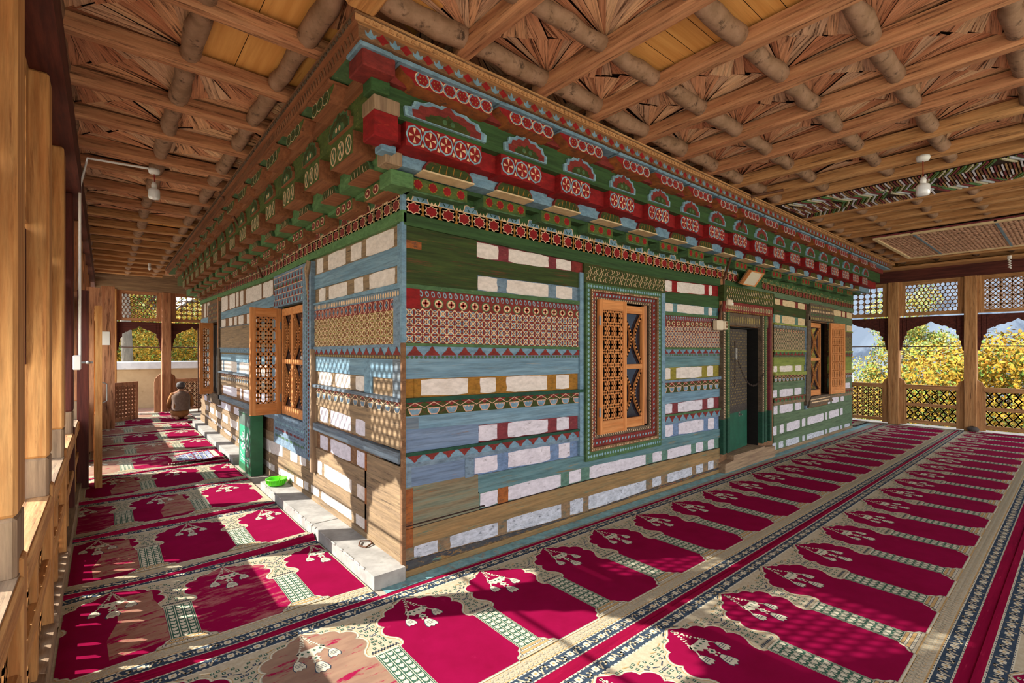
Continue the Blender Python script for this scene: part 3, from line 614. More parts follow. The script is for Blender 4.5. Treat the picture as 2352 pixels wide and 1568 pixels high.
lsec(P0, P1, [((842, 907), (807, 832), (755, 796), (729, 744)), ((850, 909), (815, 836), (757, 799), (734, 749)), ((819, 840), (772, 806), (735, 763)), ((737, 754), (761, 807), (819, 841)), ((737, 754), (761, 807), (821, 845))], g=('beam_brown_y', 'beam_brown_y', 'beam_brown_y', 'beam_brown_y'))
lsec(Q0-.0, Q1, [((508, 524), (528, 541), (543, 549), (552, 560), (566, 602), (605, 628)), ((505, 519), (527, 535), (539, 545), (549, 560), (568, 592)), ((510, 513), (516, 545), (551, 620)), ((514, 545), (552, 556), (560, 620)), ((500, 530), (538, 550), (556, 600))], pat=False)
lsec(S0, S1, [((470, 474), (477, 482)), ((470, 474), (477, 482)), ((471, 475), (478, 483)), ((471, 475), (477, 483)), ((470, 476), (478, 485))], pat=False)
for k, (a, b) in enumerate((('l_bot', 'm_top'), ('m_bot', 'n_top'))):
    lo, hi = ('m_top', 'l_bot') if k == 0 else ('n_top', 'm_bot')
    board(m, T, LW, 0, YE, lo, hi, 0, bd, 'beam_brown_y')
board(m, T, LW, 0, YE, 0, 'n_bot', 0, .02, 'beam_brown_y')
infill(m, T, LW, (0, YE), 'm_bot', 'm_top', LT_((821, 842), (746, 809), (730, 741), (712, 726), (690, 704), (668, 684), (600, 650), (560, 590), (530, 548), (512, 524), (496, 508), (484, 492), (474, 480)), 'p_white', 'beam_brown_y')
infill(m, T, LW, (0, YE), 'n_bot', 'n_top', LT_((819, 845), (740, 809), (716, 734), (700, 710), (683, 697), (640, 676), (596, 632), (548, 590), (536, 544), (516, 530), (500, 511), (486, 496), (474, 482)), 'p_white', 'beam_brown_y')
board(m, T, LW, 0, lu(845)-.0, 'l_bot', 'l_top', 0, .012, 'beam_brown_y'); board(m, T, LW, 0, lu(846), 'n_bot', 'm_top', 0, .014, 'beam_brown_y')
board(m, T, LW, 0, lu(840)-.02, 'j_bot', 'j_top', 0, .014, 'beam_brown_y')
board(m, T, LW, 0, .13, 'i_top', 'e_bot', 0, .022, 'beam_grey_y'); board(m, T, LW, lu(858), lu(842), 'h_bot', 'e_bot', 0, .018, 'p_blue')
board(m, T, LW, 0, .06, 'd_top', 'g_bot', 0, .022, 'p_blue')
board(m, T, LW, lu(846), lu(842), 'n_bot', 'l_top', 0, .016, 'p_rust')
board(m, T, LW, Q1-.05, Q1+.02, 'd_bot', 'g_bot', 0, .05, 'redwood_z')
board(m, T, LW, -.036, YE, 'g_bot', 'f_bot', 0, .036, 'p_green_pale'); board(m, T, LW, -.03, YE, 'f_bot', 2.85, 0, .03, 'p_green_mid')
starfrieze(m, T, LW, 0, YE, 'f_bot', 'f_top', cols=('p_red_dull', 'p_dullgold', 'p_cream_line', 'p_green_mid', 'p_red_dull'))
struct(m.build('wall_left'))
# painted corner post
m = MB(); m.box(-.034, 0.0, -.034, .0, zrow(RZ, 'd_bot', 0), 2.86, 'p_blue'); m.box(-.028, 0, -.028, 0, .02, zrow(RZ, 'd_bot', 0), 'p_brown'); struct(m.build('trim_2'))

# ================================================================== CORNICES
def cornice(side):
    Rt = side == 'right'; fr0 = RW if Rt else LW; L = XE if Rt else YE
    T = RZ if Rt else LZ
    lab = ('painted timber cornice over the right wall, tiers of red and green flowered blocks' if Rt else
           'weathered cornice over the left wall, brown block ends with green and cream painted faces')
    root = thing('carved_cornice', lab, 'cornice', (L/2, 0, 2.6) if Rt else (0, L/2, 2.6))
    sag = lambda u: 0 if Rt else 0
    def fr(u, v, d): return fr0(u, v+sag(u), d)
    Bn, Rd, Gn = ('p_blue', 'p_red', 'beam_green_x') if Rt else ('p_green_pale', 'p_green_pale', 'beam_brown_y')
    # continuous stepped rails, mitred by running past the corner to depth d
    def rail(name, z0, z1, d0, d1, mt, label=None):
        b = MB(); b.prism([(0, 0), (L, 0), (L+d1, d1), (-d1, d1)], lambda u, v, d: fr(u, d, v), z0, z1, mt); put(b, name, root, label=label)
    rail('rail', 2.77, 2.80, .0, .13, 'beam_green_x' if Rt else 'p_green_pale')
    rail('rail', 2.80, 2.95, .0, .25, 'p_blue' if Rt else 'p_green_pale')
    rail('rail', 2.89 if Rt else 2.93, 3.02, .0, .34 if Rt else .27, 'p_red' if Rt else 'timber_y')
    rail('rail', 3.02, 3.20, .0, .40, 'beam_green_x' if Rt else 'p_moss2')
    rail('rail', 3.20, 3.285, .0, .44, 'p_red_dull' if Rt else 'timber_y'); rail('rail', 3.282, 3.306, .0, .54, 'p_blue' if Rt else 'p_green_mid')
    # fleur frieze + carved wood lip
    b = MB(); b.prism([(0, 0), (L, 0), (L+.57, .57), (-.57, .57)], lambda u, v, d: fr(u, d, v), 3.305, 3.375, 'p_brown' if Rt else 'timber_y')
    n = int(L/.145)+6
    for i in range(n):
        u = -.5+i*.145
        if u > L+.5: break
        if Rt:
            b.disc(u+.07, 3.338, .032, fr, .5715, 'p_red', 8, rv=.026, lob=.2); c = u
            b.poly([(c+x, 3.340+y) for x, y in ((-.03, -.012), (-.034, .012), (-.016, .0), (0, .03), (.016, .0), (.034, .012), (.03, -.012), (0, -.026))], fr, .5715, 'p_blue')
        else:
            for k in range(3): b.stroke([(u+k*.045, 3.315), (u+k*.045+.03, 3.365)], .012, fr, .573, 'p_brown')
    put(b, 'frieze_board', root)
    b = MB(); b.prism([(0, 0), (L, 0), (L+.60, .60), (-.60, .60)], lambda u, v, d: fr(u, d, v), 3.37, 3.43, 'honey_x' if Rt else 'timber_y')
    n = int(L/.045)
    for i in range(n+20):
        u = -.55+i*.047
        if u > L+.5: break
        b.prism([(u, 3.376), (u+.03, 3.376), (u+.036, 3.395), (u+.006, 3.395)], fr, .60, .607, 'honey_y' if Rt else 'p_carve_dk')
    b.stroke([(-.6, 3.408), (L+.6, 3.408)], .008, fr, .606, 'p_brown', d0=.6)
    put(b, 'carved_lip', root)
    # blocks : centres
    cen = [(.10, .56), (.79, .42), (1.38, .36)]
    u = 1.97
    while u < L-.15: cen.append((u, .36)); u += .585 if Rt else .60
    if not Rt: cen = [(.12, .40), (.72, .34)]+[(1.33+.60*k, .34) for k in range(int((L-1.3)/.60))]
    t1 = {0: (.20, .46), 1: (.80, .42)}; t2 = {0: (.09, .58), 1: (.755, .40), 2: (1.35, .36)}; t3 = {0: (.10, .62), 1: (.79, .42), 2: (1.39, .38)}; t4 = {0: (.04, .68), 1: (.70, .52), 2: (1.29, .50)}
    for ci, (c_, wd_) in enumerate(cen):
        c, wd = t1.get(ci, (c_, wd_)) if Rt else (c_, wd_); h = wd/2
        # lower block with red florets
        b = MB(); w1 = h*1.02
        side_m = 'p_green_mid' if Rt else 'timber_y'
        b.prism([(c-w1, 2.70), (c+w1, 2.70), (c+w1, 2.785), (c-w1, 2.785)], fr, 0, .155, 'p_moss2' if Rt else 'p_moss2', side_m)
        b.prism([(c-w1*.8, 2.688), (c+w1*.8, 2.688), (c+w1, 2.702), (c-w1, 2.702)], fr, .11, .15, side_m)
        nf = max(2, int(wd/.105))
        for k in range(nf):
            x = c-w1+(k+.5)*2*w1/nf
            if Rt: b.disc(x, 2.743, .036, fr, .1575, 'p_ochre', 14, ph=.3, lob=.12, nl=7, rv=.034); b.disc(x, 2.743, .031, fr, .160, 'p_red', 16, lob=.14, nl=8)
            else: b.disc(x, 2.743, .048, fr, .1575, 'p_cream_line', 14, rv=.036); b.disc(x, 2.743, .040, fr, .160, 'p_red_dull', 14, rv=.029); b.disc(x, 2.743, .012, fr, .161, 'p_cream_line', 6)
        put(b, 'corbel_block', root, label='green block with red florets' if Rt else None)
        # ogee crest above
        b = MB(); g = h*.88
        out = [(-1, 0), (-.97, .28), (-.84, .58), (-.6, .78), (-.28, .86), (-.08, .98), (0, 1.12), (.08, .98), (.28, .86), (.6, .78), (.84, .58), (.97, .28), (1, 0)]
        b.prism([(c+g*x, 2.80+.110*y) for x, y in out], fr, .24, .275, 'p_red_dull' if Rt else 'p_green_mid')
        b.poly([(c+g*x*.93, 2.805+.096*y) for x, y in out], fr, .2775, 'p_moss')
        for k in range(6):
            x = c-g*.7+k*g*1.4/5; b.stroke([(x, 2.815), (x+.012, 2.82+.06*(1-abs(x-c)/g))], .006, fr, .28, 'p_ochre' if Rt else 'p_cream_line')
        b.stroke([(c-g, 2.798), (c+g, 2.798)], .011, fr, .285, 'p_cream' if Rt else 'timber_x', d0=.16)
        put(b, 'ogee_crest', root)
        # middle block : flowers
        c, wd = t2.get(ci, (c_, wd_)) if Rt else (c_, wd_); h = wd/2
        b = MB(); side_m = 'p_red' if Rt else 'timber_y'
        b.prism([(c-h, 2.872), (c+h, 2.872), (c+h, 3.02), (c-h, 3.02)], fr, .14, .405, 'p_red' if Rt else 'p_moss2', side_m)
        nf = max(2, round(wd/.125))
        for k in range(nf):
            x = c-h+(k+.5)*2*h/nf; rr = .5*2*h/nf
            if Rt:
                b.disc(x, 2.945, rr*.98, fr, .407, 'p_blue_line', 16, lob=.05, nl=8, rv=.064); b.disc(x, 2.945, rr*.80, fr, .4085, 'p_red', 16, rv=.053)
                for q in range(4):
                    t = q*math.pi/2+math.pi/4*0; ca, sa = math.cos(t), math.sin(t)
                    b.poly([(x+ca*.006, 2.945+sa*.006), (x+ca*rr*.62-sa*.011, 2.945+sa*.045+ca*.011), (x+ca*rr*.68+sa*.011, 2.945+sa*.047-ca*.011)], fr, .41, 'p_cream_line')
                if k: 
                    for s in (-1, 1): b.poly([(x-rr, 2.945+s*.03), (x-rr-.012, 2.945+s*.06), (x-rr+.012, 2.945+s*.06)], fr, .411, 'p_cream_line')
            else:
                b.disc(x, 2.945, rr*.85, fr, .407, 'p_cream_line', 12, rv=.066); b.disc(x, 2.945, rr*.62, fr, .4085, 'p_green_mid', 12, rv=.054); b.stroke([(x-rr*.4, 2.90), (x+rr*.4, 2.99)], .012, fr, .41, 'p_cream_line'); b.stroke([(x-rr*.4, 2.99), (x+rr*.4, 2.90)], .008, fr, .411, 'p_cream_line')
        put(b, 'corbel_block', root, label='red block painted with white-petalled flowers' if Rt else None)
        # foil ornament on the green fascia
        c, wd = t3.get(ci, (c_, wd_)) if Rt else (c_, wd_); h = wd/2
        b = MB(); gg = h; cc = c
        out = [(-1, 0), (-1.02, .35), (-.86, .42), (-.80, .68), (-.58, .72), (-.46, .86), (-.2, .84), (0, 1.15), (.2, .84), (.46, .86), (.58, .72), (.80, .68), (.86, .42), (1.02, .35), (1, 0)]
        b.prism([(cc+gg*x, 3.05+.155*y) for x, y in out], fr, .395, .42, 'p_blue_line' if Rt else 'timber_y')
        b.poly([(cc+gg*x*.93, 3.055+.145*y) for x, y in out], fr, .4215, 'p_blue' if Rt else 'p_green_mid')
        b.poly([(cc+gg*x*.84, 3.055+.125*y) for x, y in out], fr, .423, 'p_red_dull' if Rt else 'p_moss')
        b.poly([(cc+gg*x*.55, 3.055+.07*y) for x, y in out], fr, .4245, 'p_moss' if Rt else 'p_green_mid')
        for s in (-1, 1): b.disc(cc+s*.03, 3.085, .018, fr, .426, 'p_green_mid' if Rt else 'p_cream_line', 8)
        put(b, 'foil_ornament', root)
        # upper block with rings and a console curl
        c, wd = t4.get(ci, (c_, .49)) if Rt else (c_, .42); h = wd/2
        b = MB(); x0, x1 = c-h, c+h
        b.prism([(x0, 3.262), (x0+.03, 3.235), (x0+.07, 3.222), (x0+.10, 3.19), (x1, 3.19), (x1, 3.284), (x0, 3.284)], fr, .40, .525, 'p_red' if Rt else 'p_moss2', 'p_rust' if Rt else 'timber_y')
        nf = max(2, round((x1-x0-.1)/.10)); pw = (x1-x0-.10)/nf
        for k in range(nf):
            x = x0+.10+(k+.5)*pw; e_ = .0008*(k % 2)
            b.disc(x, 3.237, pw*.55, fr, .527+e_, 'p_cream_line', 16, rv=.046); b.disc(x, 3.237, pw*.49, fr, .5273+e_, 'p_blue_grey' if Rt else 'p_green_mid', 16, rv=.041); b.disc(x, 3.237, pw*.40, fr, .5276+e_, 'p_red' if Rt else 'p_moss', 12, rv=.034, lob=.1, nl=6)
            for q in range(5): b.disc(x+pw*.22*math.cos(q*1.26), 3.237+.018*math.sin(q*1.26), .004, fr, .529+e_, 'p_dullgold', 5)
        put(b, 'corbel_block', root, label='upper block painted with cream rings' if Rt else None)
        b = MB(); b.prism([(x0-.02, 3.272), (x0+.02, 3.298), (x1+.02, 3.298), (x1, 3.280)], fr, .43, .555, 'p_blue' if Rt else 'timber_x'); put(b, 'cap_board', root)
    return root
cornice('right'); cornice('left')
# corner consoles (two stacked end grain blocks and blue curl)
root = thing('corner_console', 'stacked red, blue and brown block ends at the near corner where both cornices meet', 'corner block', (-.2, -.2, 2.65))
def diag(mb, z0, z1, e0, e1, mt): mb.bbox(-e1, -e1+e0, -e1, -e1+e0, z0, z1, mt, .006)
for z0, z1, w_, e1, mt, lb in ((2.69, 2.79, .17, .20, 'p_green_pale', None), (2.79, 2.88, .12, .27, 'old_z', None), (2.84, 2.885, .10, .32, 'p_blue', 'blue curled block'), (2.875, 3.03, .16, .41, 'p_red', 'deep red block'),
                              (3.03, 3.12, .17, .41, 'old_z', None), (3.12, 3.20, .12, .44, 'p_green', None), (3.19, 3.29, .20, .53, 'p_red_dull', None), (3.28, 3.305, .2, .555, 'p_blue', None)):
    b = MB(); diag(b, z0, z1, w_, e1, mt); put(b, 'block', root, label=lb)

# ================================================================== WINDOWS AND DOOR
def ring(mb, fr, o, i, d0, d1, mt):
    (a0, a1, b0, b1), (c0, c1, e0, e1) = o, i
    mb.prism([(a0, b0), (c0, e0), (c0, e1), (a0, b1)], fr, d0, d1, mt); mb.prism([(c1, e0), (a1, b0), (a1, b1), (c1, e1)], fr, d0, d1, mt)
    mb.prism([(a0, b0), (a1, b0), (c1, e0), (c0, e0)], fr, d0, d1, mt); mb.prism([(c0, e1), (c1, e1), (a1, b1), (a0, b1)], fr, d0, d1, mt)
def rim(mb, fr, rc, off, step, fn):
    """call fn(u, v, horizontal) along a rectangle inset by off"""
    a0, a1, b0, b1 = rc[0]+off, rc[1]-off, rc[2]+off, rc[3]-off
    for s in range(2):
        n = max(2, round((a1-a0)/step))
        for k in range(n+1): fn(a0+(a1-a0)*k/n, (b0, b1)[s], True)
        n = max(2, round((b1-b0)/step))
        for k in range(1, n): fn((a0, a1)[s], b0+(b1-b0)*k/n, False)
def carved_frame(name, root, fr, o, i, cols, top=None, door=False):
    b = MB(); W = (i[0]-o[0]); bgc, dotc, linec, redc = cols
    def ins(t): return (o[0]+(i[0]-o[0])*t, o[1]+(i[1]-o[1])*t, o[2]+(i[2]-o[2])*t, o[3]+(i[3]-o[3])*t)
    ring(b, fr, ins(0), ins(.36), 0, .045, bgc); ring(b, fr, ins(.36), ins(.50), 0, .058, 'p_brown'); ring(b, fr, ins(.50), ins(.80), 0, .035, redc); ring(b, fr, ins(.80), ins(1), -.12, .022, 'p_carve_dk')
    q = ins(.18); rim(b, fr, q, 0, .042, lambda u, v, hz: b.disc(u, v, .0145, fr, .048, dotc, 8))
    q = ins(.43); rim(b, fr, q, 0, .026, lambda u, v, hz: b.poly([(u-.008, v-.008), (u+.008, v-.008), (u, v+.010)], fr, .0605, linec))
    q = ins(.65)
    rim(b, fr, q, 0, .052, lambda u, v, hz: b.poly([(u+x*.014, v+y*.016) for x, y in ((-1, -.6), (-.2, -1), (.8, -.2), (1, .8), (.1, .3), (-.7, .9))], fr, .0375, dotc))
    q = ins(.90); rim(b, fr, q, 0, .034, lambda u, v, hz: b.poly([(u-.012, v+.010), (u-.004, v+.014), (u+.012, v-.010), (u+.004, v-.014)], fr, .0245, linec))
    return putl(b, name, root)
def shutter_leaf(name, root, fr, u0, u1, v0, v1, d0, d1, label=None, hinges=None, seed=0):
    b = MB(); s = .055; tb = .13
    b.prism([(u0, v0), (u0+s, v0), (u0+s, v1), (u0, v1)], fr, d0, d1, 'shutter_z'); b.prism([(u1-s, v0), (u1, v0), (u1, v1), (u1-s, v1)], fr, d0, d1, 'shutter_z')
    b.prism([(u0+s, v0), (u1-s, v0), (u1-s, v0+tb), (u0+s, v0+tb)], fr, d0, d1-.002, 'shutter_x'); b.prism([(u0+s, v1-tb*.8), (u1-s, v1-tb*.8), (u1-s, v1), (u0+s, v1)], fr, d0, d1-.002, 'shutter_x')
    o = putl(b, name, root, label=label)
    b = MB(); dm = (d0+d1)/2
    jali(b, u0+s-.002, u1-s+.002, v0+tb, v1-tb*.8, fr, dm-.006, dm+.006, 'shutter_z', 'slot', .052, .017); o2 = b.build('fretwork', o)
    if hinges:
        for hv in hinges:
            b = MB(); b.prism([(u0-.006, hv-.045), (u0+.02, hv-.045), (u0+.02, hv+.045), (u0-.006, hv+.045)], fr, d1, d1+.006, 'metal'); b.build('hinge', o)
    return o
def arc_leaf(name, root, fr, u0, u1, v0, v1, d0, d1):
    b = MB(); s = .035; mid = (v0+v1)/2; cx = (u0+u1)/2
    b.prism([(u0, v0), (u0+s, v0), (u0+s, v1), (u0, v1)], fr, d0, d1, 'shutter_z'); b.prism([(u1-s, v0), (u1, v0), (u1, v1), (u1-s, v1)], fr, d0, d1, 'shutter_z')
    for a, c in ((v0, v0+.1), (mid-.025, mid+.025), (v1-.08, v1)): b.prism([(u0+s, a), (u1-s, a), (u1-s, c), (u0+s, c)], fr, d0, d1-.003, 'shutter_x')
    o = putl(b, name, root)
    b = MB()
    for va, vb in ((v0+.1, mid-.025), (mid+.025, v1-.08)):
        for sg in (1, -1):
            ue = u0+s if sg > 0 else u1-s; rr = (u1-u0)/2-s-.034; pts = [(ue+sg*rr*math.sin(math.pi*k/14), va+(vb-va)*(.03+.94*k/14)) for k in range(15)]
            b.stroke(pts, .022, fr, d1-.006, 'shutter_z', d0=d0+.004)
        b.stroke([(cx-.02, (va+vb)/2), (cx+.02, (va+vb)/2)], .02, fr, d1-.008, 'shutter_x', d0=d0+.006)
    b.build('curved_bar', o)
    b = MB(); b.rect(u0+s, u1-s, v0+.1, v1-.08, fr, d0-.004, 'glass_dark'); b.build('pane', o)
    return o
# near right window
root = MB(); 
win = bpy.data.objects.new('window_1', None); COL.objects.link(win); struct(win)
zf = lambda px, py: ony(px, py, 0)[1]
o = (ru(1338), ru(1511), .54, 2.255); i_ = (ru(1366), ru(1487), .79, 2.10)
carved_frame('carved_frame', win, RW, o, i_, ('p_green_mid', 'p_blue_line', 'p_cream_line', 'p_red_dull'))
b = MB(); f = SF(RZ, RW, 2.255, 'g_bot'); u0, u1 = ru(1335), ru(1520)
b.prism([(u0, 0), (u1, 0), (u1, 1), (u0, 1)], lambda u, s, d: f(u, s, d), 0, .04, 'p_moss')
for k in range(16):
    for j in range(2):
        cx = u0+.06+(u1-u0-.12)*k/15+(.03 if j else 0); cy = .33+.36*j
        for q in range(4):
            t = q*math.pi/2+.35; b.stroke([(cx, cy), (cx+.030*math.cos(t), cy+.20*math.sin(t)), (cx+.030*math.cos(t)-.018*math.sin(t), cy+.20*math.sin(t)+.12*math.cos(t))], .007, f, .0425, 'p_cream_line')
putl(b, 'crest_board', win)
b = MB(); b.box(i_[0]-.02, i_[1]+.02, .10, .12, i_[2]-.02, i_[3]+.02, 'p_black'); putl(b, 'shade_backing', win)  # black sheet paints the shade of the unlit room, as in every window
um = ru(1431)
shutter_leaf('shutter', win, RW, i_[0]+.005, um-.01, i_[2]-.01, i_[3]+.01, .025, .055, 'open pierced wooden shutter', hinges=(1.0, 1.9))
arc_leaf('casement', win, RW, um-.02, ru(1479), i_[2]+.0, i_[3]-.02, -.03, .005)
b = MB(); b.box(i_[1]-.06, i_[1], 0.0, .035, i_[2], i_[3], 'redwood_z'); b.box(i_[0], i_[1], -.0, .08, i_[2]-.015, i_[2]+.012, 'honey_x'); putl(b, 'inner_jamb', win)
# far right window
win = bpy.data.objects.new('window_2', None); COL.objects.link(win); struct(win)
i_ = W2; b = MB()
b.box(i_[0]-.02, i_[1]+.02, .10, .12, i_[2]-.02, i_[3]+.02, 'p_black'); putl(b, 'shade_backing', win)
b = MB(); b.prism([(7.60, .66), (i_[0], .80), (i_[0], 2.12), (7.66, 2.3)], RW, 0, .05, 'p_carve_dk'); b.prism([(7.70, 2.14), (9.02, 2.14), (8.98, 2.42), (7.76, 2.44)], RW, 0, .05, 'p_carve_dk')
for k in range(14):
    for j in range(4): b.rect(7.80+k*.085, 7.85+k*.085, 2.16+j*.065, 2.195+j*.065, RW, .0525, ('p_dullgold', 'p_green_mid', 'p_cream_line', 'p_dullgold')[j])
b.prism([(7.66, .62), (8.95, .66), (8.72, .80), (7.8, .80)], RW, 0, .06, 'p_carve_dk'); b.rect(7.8, 8.7, .69, .71, RW, .0625, 'p_cream_line'); b.rect(7.75, 8.75, .74, .755, RW, .0625, 'p_cream_line')
putl(b, 'carved_frame', win)
arc_leaf('casement', win, RW, 7.82, 8.35, .81, 2.10, .0, .03)
# leaf swung out beyond the far jamb
def rotframe(hx, hy, ang, sx=1): 
    c, s = math.cos(ang), math.sin(ang); return lambda u, v, d: (hx+c*u*sx-s*d, hy+s*u*sx+c*d, v)
leaf = shutter_leaf('shutter', win, rotframe(8.66, -.05, -.12), 0, .60, .80, 2.12, -.05, -.02, 'open pierced wooden shutter')
# left wall window
win = bpy.data.objects.new('window_3', None); COL.objects.link(win); struct(win)
i_ = W3; o = (1.86, 3.24, .50, 2.50)
b = MB(); b.box(.10, .12, i_[0]-.02, i_[1]+.02, i_[2]-.02, i_[3]+.02, 'p_black'); putl(b, 'shade_backing', win)
b = MB(); ring(b, LW, (1.86, 3.24, .50, 2.50), (i_[0], i_[1], i_[2], i_[3]), 0, .05, 'p_blue_grey')
for k in range(46):
    z = .55+k*.042
    for (ua, ub) in ((1.90, 2.09),):
        b.disc(1.93, z, .016, LW, .0525, 'p_red_dull', 7); b.disc(2.0, z+.02, .016, LW, .0525, 'p_green_mid', 7); b.disc(2.07, z, .014, LW, .0525, 'p_blue_line', 7)
for j in range(5):
    z = 2.14+j*.066
    for k in range(20):
        u = 2.12+k*.055; cm = ('p_red_dull', 'p_blue', 'p_red_dull', 'p_moss2', 'p_blue')[j]; cm = cm if k % 2 else ('p_blue_line', 'p_red_dull', 'p_blue', 'p_red', 'p_red_dull')[j]
        b.poly([(u, z), (u+.05, z), (u+.025, z+.058)], LW, .0525, cm)
    b.rect(2.10, 3.2, z+.058, z+.066, LW, .054, 'p_pink_line')
for j in range(3):
    z = .60+j*.08
    for k in range(22): b.disc(2.1+k*.05, z, .016, LW, .0525, ('p_green_mid', 'p_red_dull', 'p_blue_line')[j], 7)
    b.rect(2.05, 3.2, z+.03, z+.042, LW, .06, 'p_blue_grey')
putl(b, 'carved_frame', win)
b = MB(); b.prism([(1.82, .40), (1.86, .40), (1.86, 1.62), (1.82, 1.62)], LW, 0, .06, 'old_z'); putl(b, 'side_batten', win)
arc_leaf('casement', win, LW, 2.14, 2.56, .87, 2.09, .0, .035); arc_leaf('casement', win, LW, 2.57, 2.96, .87, 2.09, -.005, .03)
b = MB(); b.box(.0, .05, 2.98, 3.03, .86, 2.12, 'p_moss'); putl(b, 'inner_jamb', win)
shutter_leaf('shutter', win, rotframe(-.02, 3.06, math.pi, 1), 0, .33, .86, 2.10, -.0, .045, 'open pierced wooden shutter standing out from the wall', hinges=(1.05, 1.9))
# far left window with its leaf
win = bpy.data.objects.new('window_4', None); COL.objects.link(win); struct(win)
b = MB(); b.box(.10, .12, 7.08, 7.97, .8, 2.14, 'p_black'); putl(b, 'shade_backing', win)
b = MB(); ring(b, LW, (6.95, 8.15, .62, 2.50), (7.1, 7.95, .8, 2.14), 0, .045, 'p_carve_dk')
for j in range(4):
    for k in range(14): b.rect(7.0+k*.08, 7.05+k*.08, 2.18+j*.075, 2.22+j*.075, LW, .0475, ('p_dullgold', 'p_red_dull')[(j+k) % 2])
putl(b, 'carved_frame', win)
shutter_leaf('shutter', win, rotframe(-.02, 7.75, math.pi, 1), 0, .22, .78, 2.14, -.0, .045, 'open wooden shutter leaf seen nearly edge on')
b = MB(); b.box(.0, .04, 7.12, 7.9, .82, 2.1, 'p_black'); putl(b, 'pane', win)  # matte black slab, the darkness inside this opening put into its colour

# door in the right wall
dr = bpy.data.objects.new('door_1', None); COL.objects.link(dr); struct(dr)
b = MB()
for lo, hi, wv in ((4.58, 4.80, 0), (5.78, 6.13, 1)):
    n = 3 if not wv else 5; s = (hi-lo)/n
    for k in range(n):
        d = (.065, .03, .05, .02, .06)[k % 5]
        b.prism([(lo+k*s, .24), (lo+(k+1)*s-.008, .24), (lo+(k+1)*s-.008, .70), (lo+k*s, .70)], RW, -.05, d, 'p_dkgreen')
        b.prism([(lo+k*s, .70), (lo+(k+1)*s-.008, .70), (lo+(k+1)*s-.008, 2.12), (lo+k*s, 2.12)], RW, -.05, d, ('p_carve_dk', 'p_ochre_g', 'p_green_mid', 'p_carve_dk', 'p_maroon')[k])
        for q in range(40):
            z = .72+q*.035; b.poly([(lo+k*s+.012, z), (lo+k*s+s*.45, z+.026), (lo+(k+1)*s-.02, z), (lo+k*s+s*.45, z+.008)], RW, d+.002, ('p_cream_line', 'p_carve_dk', 'p_dullgold', 'p_blue_grey', 'p_green_mid')[(k+(0 if k != 1 else 0)) % 5])
b.prism([(4.58, 1.95), (6.13, 1.95), (6.13, 2.12), (4.58, 2.12)], RW, -.05, .035, 'p_carve_dk'); b.prism([(4.56, 2.12), (6.16, 2.12), (6.13, 2.26), (4.58, 2.26)], RW, 0, .07, 'p_red_dull')
b.prism([(4.55, 2.26), (6.2, 2.26), (6.15, 2.47), (4.56, 2.47)], RW, 0, .085, 'p_moss')
for k in range(27):
    u = 4.62+k*.055
    for j in range(2): b.poly([(u, 2.285+.09*j), (u+.012, 2.285+.09*j), (u+.045, 2.345+.09*j), (u+.033, 2.345+.09*j)], RW, .0875, 'p_cream_line'); b.disc(u+.03, 2.315+.09*j+.045, .010, RW, .0885, 'p_ochre_g', 6)
    b.disc(u+.02, 2.19, .018, RW, .0725, 'p_cream_line', 8, rv=.035); b.disc(u+.02, 2.19, .010, RW, .0735, 'p_green_mid', 8, rv=.024); b.disc(u+.02, 2.13, .012, RW, .0735, 'p_ochre_g', 6)
    b.disc(u+.02, 2.03, .016, RW, .037, 'p_dullgold', 8, rv=.05)
putl(b, 'carved_frame', dr)
b = MB(); b.box(4.78, 5.80, .30, .32, .1, 2.0, 'p_black'); b.box(4.80, 4.81, 0, .3, .19, 1.93, 'p_black'); b.box(5.77, 5.78, 0, .3, .19, 1.93, 'p_black'); b.box(4.8, 5.78, 0, .3, 1.92, 1.94, 'p_black'); putl(b, 'shade_recess', dr)  # black linings paint in the shade inside the doorway
fl = rotframe(4.90, .04, .10)
b = MB(); b.prism([(0, .22), (.70, .22), (.70, .74), (0, .74)], fl, -.03, .01, 'door_green'); b.prism([(0, .74), (.70, .74), (.70, 1.91), (0, 1.91)], fl, -.03, .01, 'door_dark'); lf = putl(b, 'door_leaf', dr)
b = MB()
for j in range(26):
    for i in range(11): b.disc(.05+i*.06+(.03 if j % 2 else 0), .86+j*.04, .011, lambda u, v, d: fl(u, v, -.031-d), .001, 'p_dullgold', 5)
b.build('studs', lf)
b = MB(); b.disc(.38, .70, .035, lambda u, v, d: fl(u, v, -.032-d), .0, 'metal', 10); b.tube([fl(.38, .70, -.032), fl(.38, .70, -.07)], .012, 'metal'); b.build('door_handle', lf)
b = MB(); b.prism([(4.56, 0), (6.15, 0), (6.15, .16), (5.6, .20), (5.1, .17), (4.56, .12)], RW, 0, .10, 'old_x'); b.box(4.8, 5.78, -.098, .29, .10, .205, 'old_x'); putl(b, 'threshold', dr)
